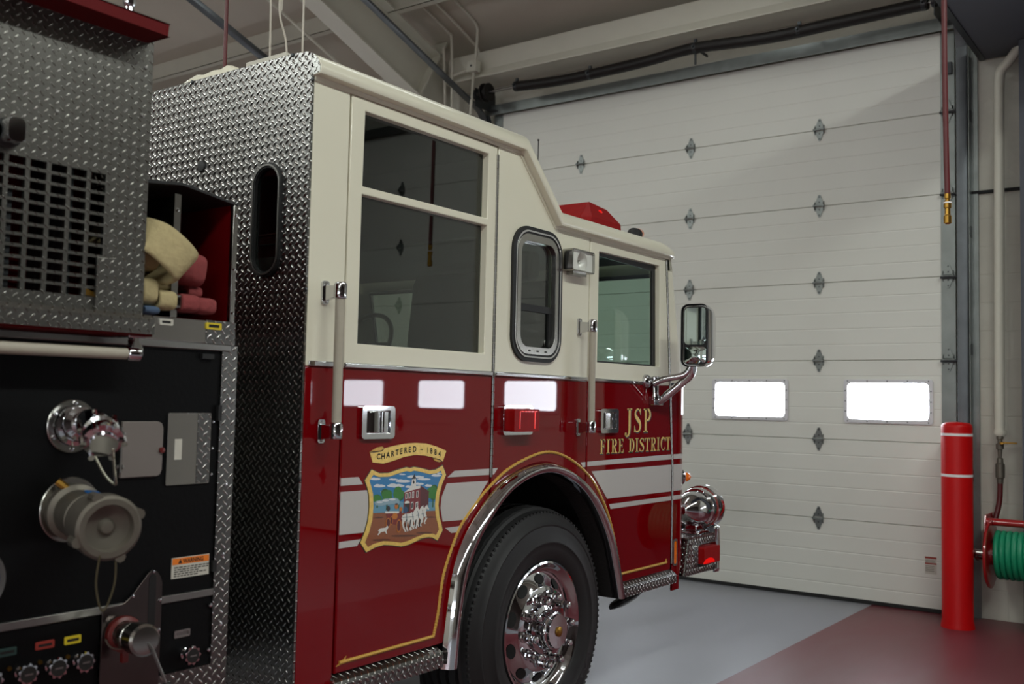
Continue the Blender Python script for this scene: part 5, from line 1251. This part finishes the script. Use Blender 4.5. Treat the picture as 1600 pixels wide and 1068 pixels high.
obj('red_handle', MB().lathe((1.560, YS-.008, .835), (-.18, -1, .05), [(.038, .026), (.046, .03), (.046, .05), (.036, .055)], 26).box(1.545, 1.562, YS-.06, YS-.045, .765, .81), M['red_handle'], va, bevel=.002)
tipv = Vector((1.560, YS-.008, .835))+Vector((-.18, -1, .05)).normalized()*.17
obj('lever', MB().tube([tipv, tipv+Vector((.012, -.012, -.02)), tipv+Vector((.052, -.02, -.115))], .0038, 8), M['steel'], va)
obj('lever_knob', MB().lathe(tipv+Vector((.054, -.02, -.12)), (0, 0, 1), [(0, -.013), (.009, -.009), (.013, 0), (.009, .009), (0, .013)], 16), M['rubber'], va)
ch = MB()
for i in range(26):
    a = PI*(1.05+i*.035); pnt = Vector((1.535+.035*math.cos(a)*1.0, YS-.05-.0016*i, .835+.042*math.sin(a)+.0009*i)); ch.lathe(pnt, (0, 0, 1), [(0, 0), (.0028, .0015), (.0028, .003), (0, .0045)], 6)
obj('bead_chain', ch, M['chain'], va)
label_plate(1.590, 1.625, .868, .882, M['steel'])

# drain knobs with coloured labels
def knob(x, z):
    n8 = 9; P = []
    for i in range(72): a = 2*PI*i/72; r = .0235+.0028*math.cos(n8*a); P.append((x+r*math.cos(a), z+r*math.sin(a)))
    k_ = obj('drain_knob', MB().prism(P, PY, YS-.040, YS-.026), M['chrome'], pp, bevel=.003)
    obj('cap', MB().lathe((x, YS-.040, z), (0, -1, 0), [(.0195, 0), (.0195, .0015), (0, .002)], 22), M['label_ink'], k_)
    obj('collar', MB().lathe((x, YS, z), (0, -1, 0), [(.016, 0), (.016, .006), (.010, .010), (.010, .028)], 18), M['chrome'], k_)
    mb = MB().box(x-.010, x+.010, YS-.0424, YS-.0415, z-.002, z+.002); obj('legend', mb, M['steel'], k_, smooth=False)
for x in (1.222, 1.307, 1.383, 1.455): knob(x, .782)
knob(1.776, .738)
sc = MB()
for x in (1.28, 1.356, 1.428): sc.lathe((x, YS, .795), (0, -1, 0), [(.006, 0), (.005, .005), (0, .006)], 10)
pieces('screw', sc, M['brass'], pp)
label_plate(1.248, 1.295, .826, .845, M['green_label']); label_plate(1.342, 1.390, .826, .845, M['red_label']); label_plate(1.417, 1.461, .825, .845, M['yellow_label'])
o = obj('label_frame', MB().prism(rrect(1.738, 1.790, .785, .806, .004), PY, YS-.004, YS, holes=[rrect(1.744, 1.784, .790, .801, .002)]), M['chrome_dull'], pp)
obj('label', MB().box(1.744, 1.784, YS-.002, YS, .790, .801), M['steel'], o, smooth=False)

# hand rail under the vent panel
hr = obj('hand_rail', MB().tube([(.60, 2.325, 1.556), (1.525, 2.325, 1.561)], .0155, 18), M['grip'], FE, label='horizontal cream hand rail')
obj('end_fitting', MB().lathe((1.505, 2.325, 1.561), (1, 0, 0), [(0, 0), (.019, 0), (.0205, .004), (.0205, .035), (.015, .043), (0, .045)], 18)
    .prism([(1.51, 1.56), (1.545, 1.56), (1.550, 1.575), (1.536, 1.592), (1.532, 1.606), (1.518, 1.606), (1.516, 1.585)], PY, 2.312, 2.338).box(1.50, 1.55, 2.305, 2.40, 1.602, 1.610), M['chrome'], hr, bevel=.003)

# vent panel above, real openings
def grid_plate(xs, zs, hole, y0, y1):
    mb = MB()
    for i in range(len(xs)-1):
        for j in range(len(zs)-1):
            if hole(i, j): continue
            x0, x1, z0, z1 = xs[i], xs[i+1], zs[j], zs[j+1]
            mb.add([(x0, y0, z0), (x1, y0, z0), (x1, y0, z1), (x0, y0, z1)], [(0, 1, 2, 3)])
            for (a, b, ii, jj) in (((x0, z0), (x1, z0), i, j-1), ((x1, z0), (x1, z1), i+1, j), ((x1, z1), (x0, z1), i, j+1), ((x0, z1), (x0, z0), i-1, j)):
                if not (0 <= ii < len(xs)-1 and 0 <= jj < len(zs)-1) or hole(ii, jj):
                    mb.add([(a[0], y0, a[1]), (b[0], y0, b[1]), (b[0], y1, b[1]), (a[0], y1, a[1])], [(0, 1, 2, 3)])
    return mb
xs = [.5]; xr = 1.449-.0527*12-.041
for i in range(13): xs += [xr+.0527*i, xr+.0527*i+.041]
xs += [1.572]
zs = [1.652]
for j in range(12): zs += [1.702+.0272*j, 1.702+.0272*j+.0195]
zs += [2.43]
vpn = obj('vent_panel', grid_plate(xs, zs, lambda i, j: i % 2 == 1 and j % 2 == 1 and i < 27, 2.36, 2.372), M['plate_vent'], FE, smooth=False, label='grey tread plate panel with a grid of vent openings')
obj('panel_return', MB().box(1.560, 1.574, 2.362, 3.2, 1.652, 2.43), M['plate_x'], vpn, smooth=False)
obj('vent_cavity', MB().box(.5, 1.555, 2.60, 2.62, 1.66, 2.42).box(.5, 1.555, 2.40, 4.75, 2.41, 2.42), M['bin_red'], vpn, smooth=False)
obj('cavity_bracket', MB().box(1.05, 1.10, 2.45, 2.6, 1.7, 2.0).box(1.38, 1.385, 2.40, 2.6, 1.68, 2.4).box(1.2, 1.24, 2.42, 2.44, 1.68, 1.95), M['galv_dark'], vpn)
obj('gusset', MB().prism([(1.430, 1.652), (1.545, 1.652), (1.548, 1.674), (1.483, 1.808), (1.430, 1.803)], PY, 2.350, 2.361), M['plate_vent'], vpn, smooth=False, bevel=.002)
sc = MB()
for x, z in ((1.44, 1.79), (1.545, 2.20), (1.545, 1.90), (1.49, 1.93), (1.49, 2.12), (1.31, 2.15), (1.55, 2.33)): sc.lathe((x, 2.36, z), (0, -1, 0), [(.006, 0), (.005, .003), (0, .004)], 10)
pieces('screw', sc, M['steel'], vpn)
obj('splinter', MB().prism([(1.405, 1.705), (1.449, 1.703), (1.444, 1.712), (1.425, 1.716), (1.408, 1.724)], PY, 2.362, 2.38), M['brass'], vpn, label='torn tan sliver in the corner opening')
lip = obj('ledge', MB().prism([(2.278, 1.612), (2.278, 1.650), (2.288, 1.662), (2.372, 1.668), (2.372, 1.662), (2.29, 1.655), (2.284, 1.648), (2.284, 1.612)], lambda u, v, w_: (w_, u, v), .5, 1.556), M['plate_vent'], vpn, smooth=False, label='tread plate ledge')
obj('ledge_underside', MB().box(.5, 1.553, 2.284, 2.40, 1.606, 1.614), M['bin_red'], lip, smooth=False)
lt = obj('latch_handle', MB().lathe((1.186, 2.36, 2.068), (0, -1, 0), [(0, 0), (.036, 0), (.036, .01), (.028, .016)], 28), M['rubber'], vpn, label='chrome latch handle')
obj('knob', MB().prism(rrect(1.164, 1.206, 2.040, 2.098, .014), PY, 2.305, 2.35), M['chrome'], lt, bevel=.013, seg=4)
ra = obj('top_rail', MB().box(.5, 1.556, 2.270, 2.40, 2.398, 2.432).box(1.545, 1.556, 2.27, 4.9, 2.398, 2.432), M['bin_red'], FE, bevel=.003, label='red top rail')
obj('stanchion', MB().lathe((1.475, 2.33, 2.432), (0, 0, 1), [(.028, 0), (.028, .006), (.014, .016), (.012, .03), (.017, .04), (.017, .06), (.026, .066), (.026, .09), (.014, .10), (.014, .4)], 20), M['chrome'], ra)
obj('post', MB().tube([(1.40, 2.40, 2.43), (1.40, 2.40, 2.9)], .014, 10), M['rubber'], ra)

# crosslay hose bin
cb_ = obj('hose_bin', MB().box(1.888, 1.900, YS, 4.78, 1.668, 2.022).box(.5, 1.9, YS+.004, 4.78, 1.664, 1.672).box(1.56, 1.566, YS, 4.78, 1.67, 2.02).box(1.56, 1.9, 3.6, 3.62, 1.67, 2.02), M['bin_red'], FE, smooth=False, label='open red hose bin')
obj('bin_cover', MB().prism([(1.56, 2.026), (1.708, 2.044), (1.902, 2.018), (1.902, 2.026), (1.708, 2.054), (1.56, 2.038)], PY, YS-.005, 4.78), M['rubber'], cb_, bevel=.002)
obj('divider', MB().box(1.697, 1.703, YS+.012, 4.7, 1.672, 2.016).box(1.690, 1.711, YS+.006, YS+.014, 1.672, 2.02), M['chrome_dull'], cb_, smooth=False)
obj('edge_trim', MB().box(1.886, 1.903, YS-.004, YS+.012, 1.668, 2.02), M['chrome_dull'], cb_, bevel=.002)
sc = MB()
for z in (1.99, 1.83, 1.70): sc.lathe((1.894, YS-.004, z), (0, -1, 0), [(.005, 0), (.004, .003), (0, .004)], 8)
sc.lathe((1.70, YS+.006, 1.975), (0, -1, 0), [(.006, 0), (.005, .003), (0, .004)], 8); pieces('screw', sc, M['chrome'], cb_)
tr = obj('bin_sill', MB().box(.5, 1.803, YS-.008, YS+.01, 1.606, 1.672), M['chrome'], cb_, bevel=.002, label='polished bin sill')
obj('tread_half', MB().box(1.800, 1.903, YS-.009, YS+.01, 1.606, 1.673), M['plate_y'], tr, smooth=False)
for (x0, x1, z0, z1, m) in ((1.799, 1.851, 1.647, 1.666, M['yellow_label']), (1.645, 1.688, 1.648, 1.665, M['white_label'])):
    o = obj('label_frame', MB().prism(rrect(x0, x1, z0, z1, .003), PY, YS-.013, YS-.005, holes=[rrect(x0+.007, x1-.007, z0+.005, z1-.005, .001)]), m, tr)
    obj('label', MB().box(x0+.006, x1-.006, YS-.010, YS-.005, z0+.004, z1-.004), M['label_ink'], o, smooth=False)
obj('bin_ferrule', MB().prism(rrect(1.697, 1.716, 1.70, 1.735, .003), PY, YS-.006, YS+.006, holes=[rrect(1.701, 1.712, 1.706, 1.729, .002)]), M['steel'], cb_)

# hoses folded in the bin
def fold(name, x0, x1, z0, z1, yf, m, par, th=.016, tilt=0., skew=0.):
    """one bight of flat hose: band x0..x1 wide bent round at yf, running back both above and below"""
    r = (z1-z0)/2; zc = (z0+z1)/2; xc = (x0+x1)/2; hw = (x1-x0)/2
    rc = r-th/2
    path = [(0, 3.1-yf, rc), (0, .25, rc)]+[(0, r-r*max(0, math.sin(a))**.55, rc*math.copysign(abs(math.cos(a))**.55, math.cos(a))) for a in [PI*i/18 for i in range(1, 18)]]+[(0, .25, -rc), (0, 3.1-yf, -rc)]
    sec = [(hw*sx*(1 if abs(b) < .5 else .93), b*th) for sx, b in ((-1, -.35), (-.6, -.5), (.6, -.5), (1, -.35), (1, .35), (.6, .5), (-.6, .5), (-1, .35))]
    mb = MB().sweep(path, sec, (1, 0, 0))
    core = [(a, b) for a, b in ((-hw*.8, -rc*.9), (hw*.8, -rc*.9), (hw*.8, rc*.9), (-hw*.8, rc*.9))]
    mb.add([(a, r*.6, b) for a, b in core]+[(a, 3.0-yf, b) for a, b in core], [(0, 1, 2, 3), (4, 5, 6, 7), (0, 1, 5, 4), (1, 2, 6, 5), (2, 3, 7, 6), (3, 0, 4, 7)])
    mb.xform(Matrix.Translation((xc, yf, zc)) @ Matrix.Rotation(skew, 4, 'Z') @ Matrix.Rotation(tilt, 4, 'Y'))
    return obj(name, mb, m, par, bevel=.003, ang=50)
t1 = thing('fire_hose', 'cream woven fire hose with a big slanting loop spilling out of the hose bin', 'fire hose', (1.66, 2.7, 1.68))
fold('hose_fold', 1.585, 1.645, 1.795, 1.90, 2.40, M['hose_cream'], t1)
big = MB()
lp = spline([(1.545, 2.56, 1.905), (1.575, 2.43, 1.900), (1.603, 2.362, 1.880), (1.640, 2.340, 1.850), (1.676, 2.338, 1.822), (1.692, 2.352, 1.808), (1.694, 2.385, 1.802), (1.688, 2.46, 1.80), (1.675, 2.62, 1.795)], 6)
k_ = 16; vs = []
for i, p in enumerate(lp):
    t = (lp[min(i+1, len(lp)-1)]-lp[max(0, i-1)]).normalized()
    f = i/(len(lp)-1)
    wd = Vector((.64, -.10, .76)); wd = (wd-t*wd.dot(t)).normalized(); nn = t.cross(wd)
    for q in range(k_):
        a = 2*PI*q/k_; vs.append(p+wd*math.copysign(abs(math.cos(a))**.4, math.cos(a))*.052+nn*math.copysign(abs(math.sin(a))**.7, math.sin(a))*.010)
n_ = len(lp)
big.add(vs, [(j*k_+i, j*k_+(i+1) % k_, (j+1)*k_+(i+1) % k_, (j+1)*k_+i) for j in range(n_-1) for i in range(k_)]+[tuple(range(k_)), tuple((n_-1)*k_+i for i in range(k_))])
obj('hose_loop', big, M['hose_cream'], t1, ang=60)
fold('hose_fold', 1.612, 1.688, 1.835, 1.915, 2.43, M['hose_cream'], t1, tilt=.15)
fold('hose_fold', 1.640, 1.692, 1.745, 1.775, 2.42, M['hose_cream'], t1)
fold('hose_fold', 1.590, 1.636, 1.70, 1.775, 2.39, M['hose_cream'], t1)
fold('hose_fold', 1.640, 1.694, 1.690, 1.745, 2.385, M['hose_cream'], t1)
t2 = thing('fire_hose', 'faded red woven fire hose folded in the hose bin, beside the bare red wall', 'fire hose', (1.78, 2.7, 1.68))
fold('hose_fold', 1.728, 1.806, 1.770, 1.868, 2.41, M['hose_red'], t2, tilt=.12)
fold('hose_fold', 1.770, 1.815, 1.738, 1.772, 2.44, M['hose_red'], t2)
fold('hose_fold', 1.715, 1.772, 1.690, 1.742, 2.39, M['hose_red'], t2)
fold('hose_fold', 1.776, 1.836, 1.690, 1.738, 2.40, M['hose_red'], t2, skew=-.06)
t3 = thing('fire_hose', 'dusty blue hose end tucked under the cream hose', 'fire hose', (1.63, 2.5, 1.68))
fold('hose_fold', 1.594, 1.638, 1.674, 1.697, 2.385, M['hose_blue'], t3)

# ------------------------------------------------------------------ lamps of the hall, far and rear ones added as unseen fill
def lamp(x, y, z, L=2.4, power=60, along='x', col=(.94, 1, .95)):
    t = thing('ceiling_light', 'unseen long white fluorescent light fixture hung under the roof', 'light', (x, y, z), 'fluorescent fixtures under the roof')
    hx_, hy = (L/2, .10) if along == 'x' else (.10, L/2)
    obj('housing', MB().box(x-hx_, x+hx_, y-hy, y+hy, z+.03, z+.09), M['fixture'], t, bevel=.01)
    for s in (-.05, .05):
        a, b = ((x-hx_+.03, y+s, z+.012), (x+hx_-.03, y+s, z+.012)) if along == 'x' else ((x+s, y-hy+.03, z+.012), (x+s, y+hy-.03, z+.012))
        obj('tube', MB().tube([a, b], .014, 8), M['tube'], t)
    for s in (-1, 1):
        p = (x+s*hx_*.8, y, z+.09) if along == 'x' else (x, y+s*hy*.8, z+.09)
        obj('hanger', MB().tube([p, (p[0], p[1], roof_z(p[0]) if p[0] > -1 else roof_z(-1)-.35*(-1-p[0]))], .004, 6), M['galv'], t)
    la = bpy.data.lights.new('fluorescent', 'AREA'); la.shape = 'RECTANGLE'; la.size, la.size_y = (L, .22) if along == 'x' else (.22, L)
    la.energy = power; la.color = col
    lo = bpy.data.objects.new('fluorescent', la); COL.objects.link(lo); lo.location = (x, y, z-.012); lo.parent = t; lo.matrix_parent_inverse = Matrix.Translation(t.location).inverted()
    return t
for x, p in ((5.2, 36), (2.2, 115), (-.8, 80), (-3.8, 75), (-6.6, 75)): lamp(x, -1.1, 5.0 if x < 4 else 4.9, power=p)
for x, p in ((4.4, 32), (1.4, 66), (-1.6, 100), (-4.6, 105)): lamp(x, 7.3, 5.05, power=p)  # row added to brighten the far bays and what the rear wall reflects
for x, p in ((5.3, 12), (-2.6, 110), (-5.6, 125)): lamp(x, 3.4, 5.1 if x > 4 else 5.6, power=p)  # rearward fixtures added to lift the door and the cab's rear wall

# unseen rear doors added for glints, their lit windows enlarged and doubled
for k, yc in enumerate((3.778-6.02, 3.778, 3.778+6.02)):
    t = thing('door_%d' % (4+k), 'unseen white overhead door added at the rear end of the hall', 'garage door', (-8.98, yc, 0), kind='structure')
    for j in range(7): obj('door_section', MB().box(-8.99, -8.95, yc-2.12, yc+2.12, j*.6096+.003, (j+1)*.6096-.003), M['door_panel'], t, bevel=.004)['kind'] = 'structure'
    for yy in (-1.635, -.545, .545, 1.635):
        for dz in (0, .6096):
            fr = obj('window_frame', MB().prism(rrect(yc+yy-.345, yc+yy+.345, 1.323+dz, 1.713+dz, .02), PX, -8.96, -8.935, holes=[rrect(yc+yy-.317, yc+yy+.317, 1.351+dz, 1.685+dz, .035)]), M['win_frame'], t)
            obj('window_pane', MB().prism(rrect(yc+yy-.319, yc+yy+.319, 1.349+dz, 1.687+dz, .036), PX, -8.949, -8.94), M['daylight'], fr, smooth=False)

w_ = bpy.data.worlds.new('world'); scene.world = w_; w_.use_nodes = True
w_.node_tree.nodes['Background'].inputs[0].default_value = (.75, .85, 1, 1); w_.node_tree.nodes['Background'].inputs[1].default_value = .6

vs_ = scene.view_settings
scene.display_settings.display_device = 'sRGB'
vs_.view_transform = 'Standard'; vs_.look = 'None'; vs_.gamma = 1; vs_.use_curve_mapping = False; vs_.exposure = 0.0
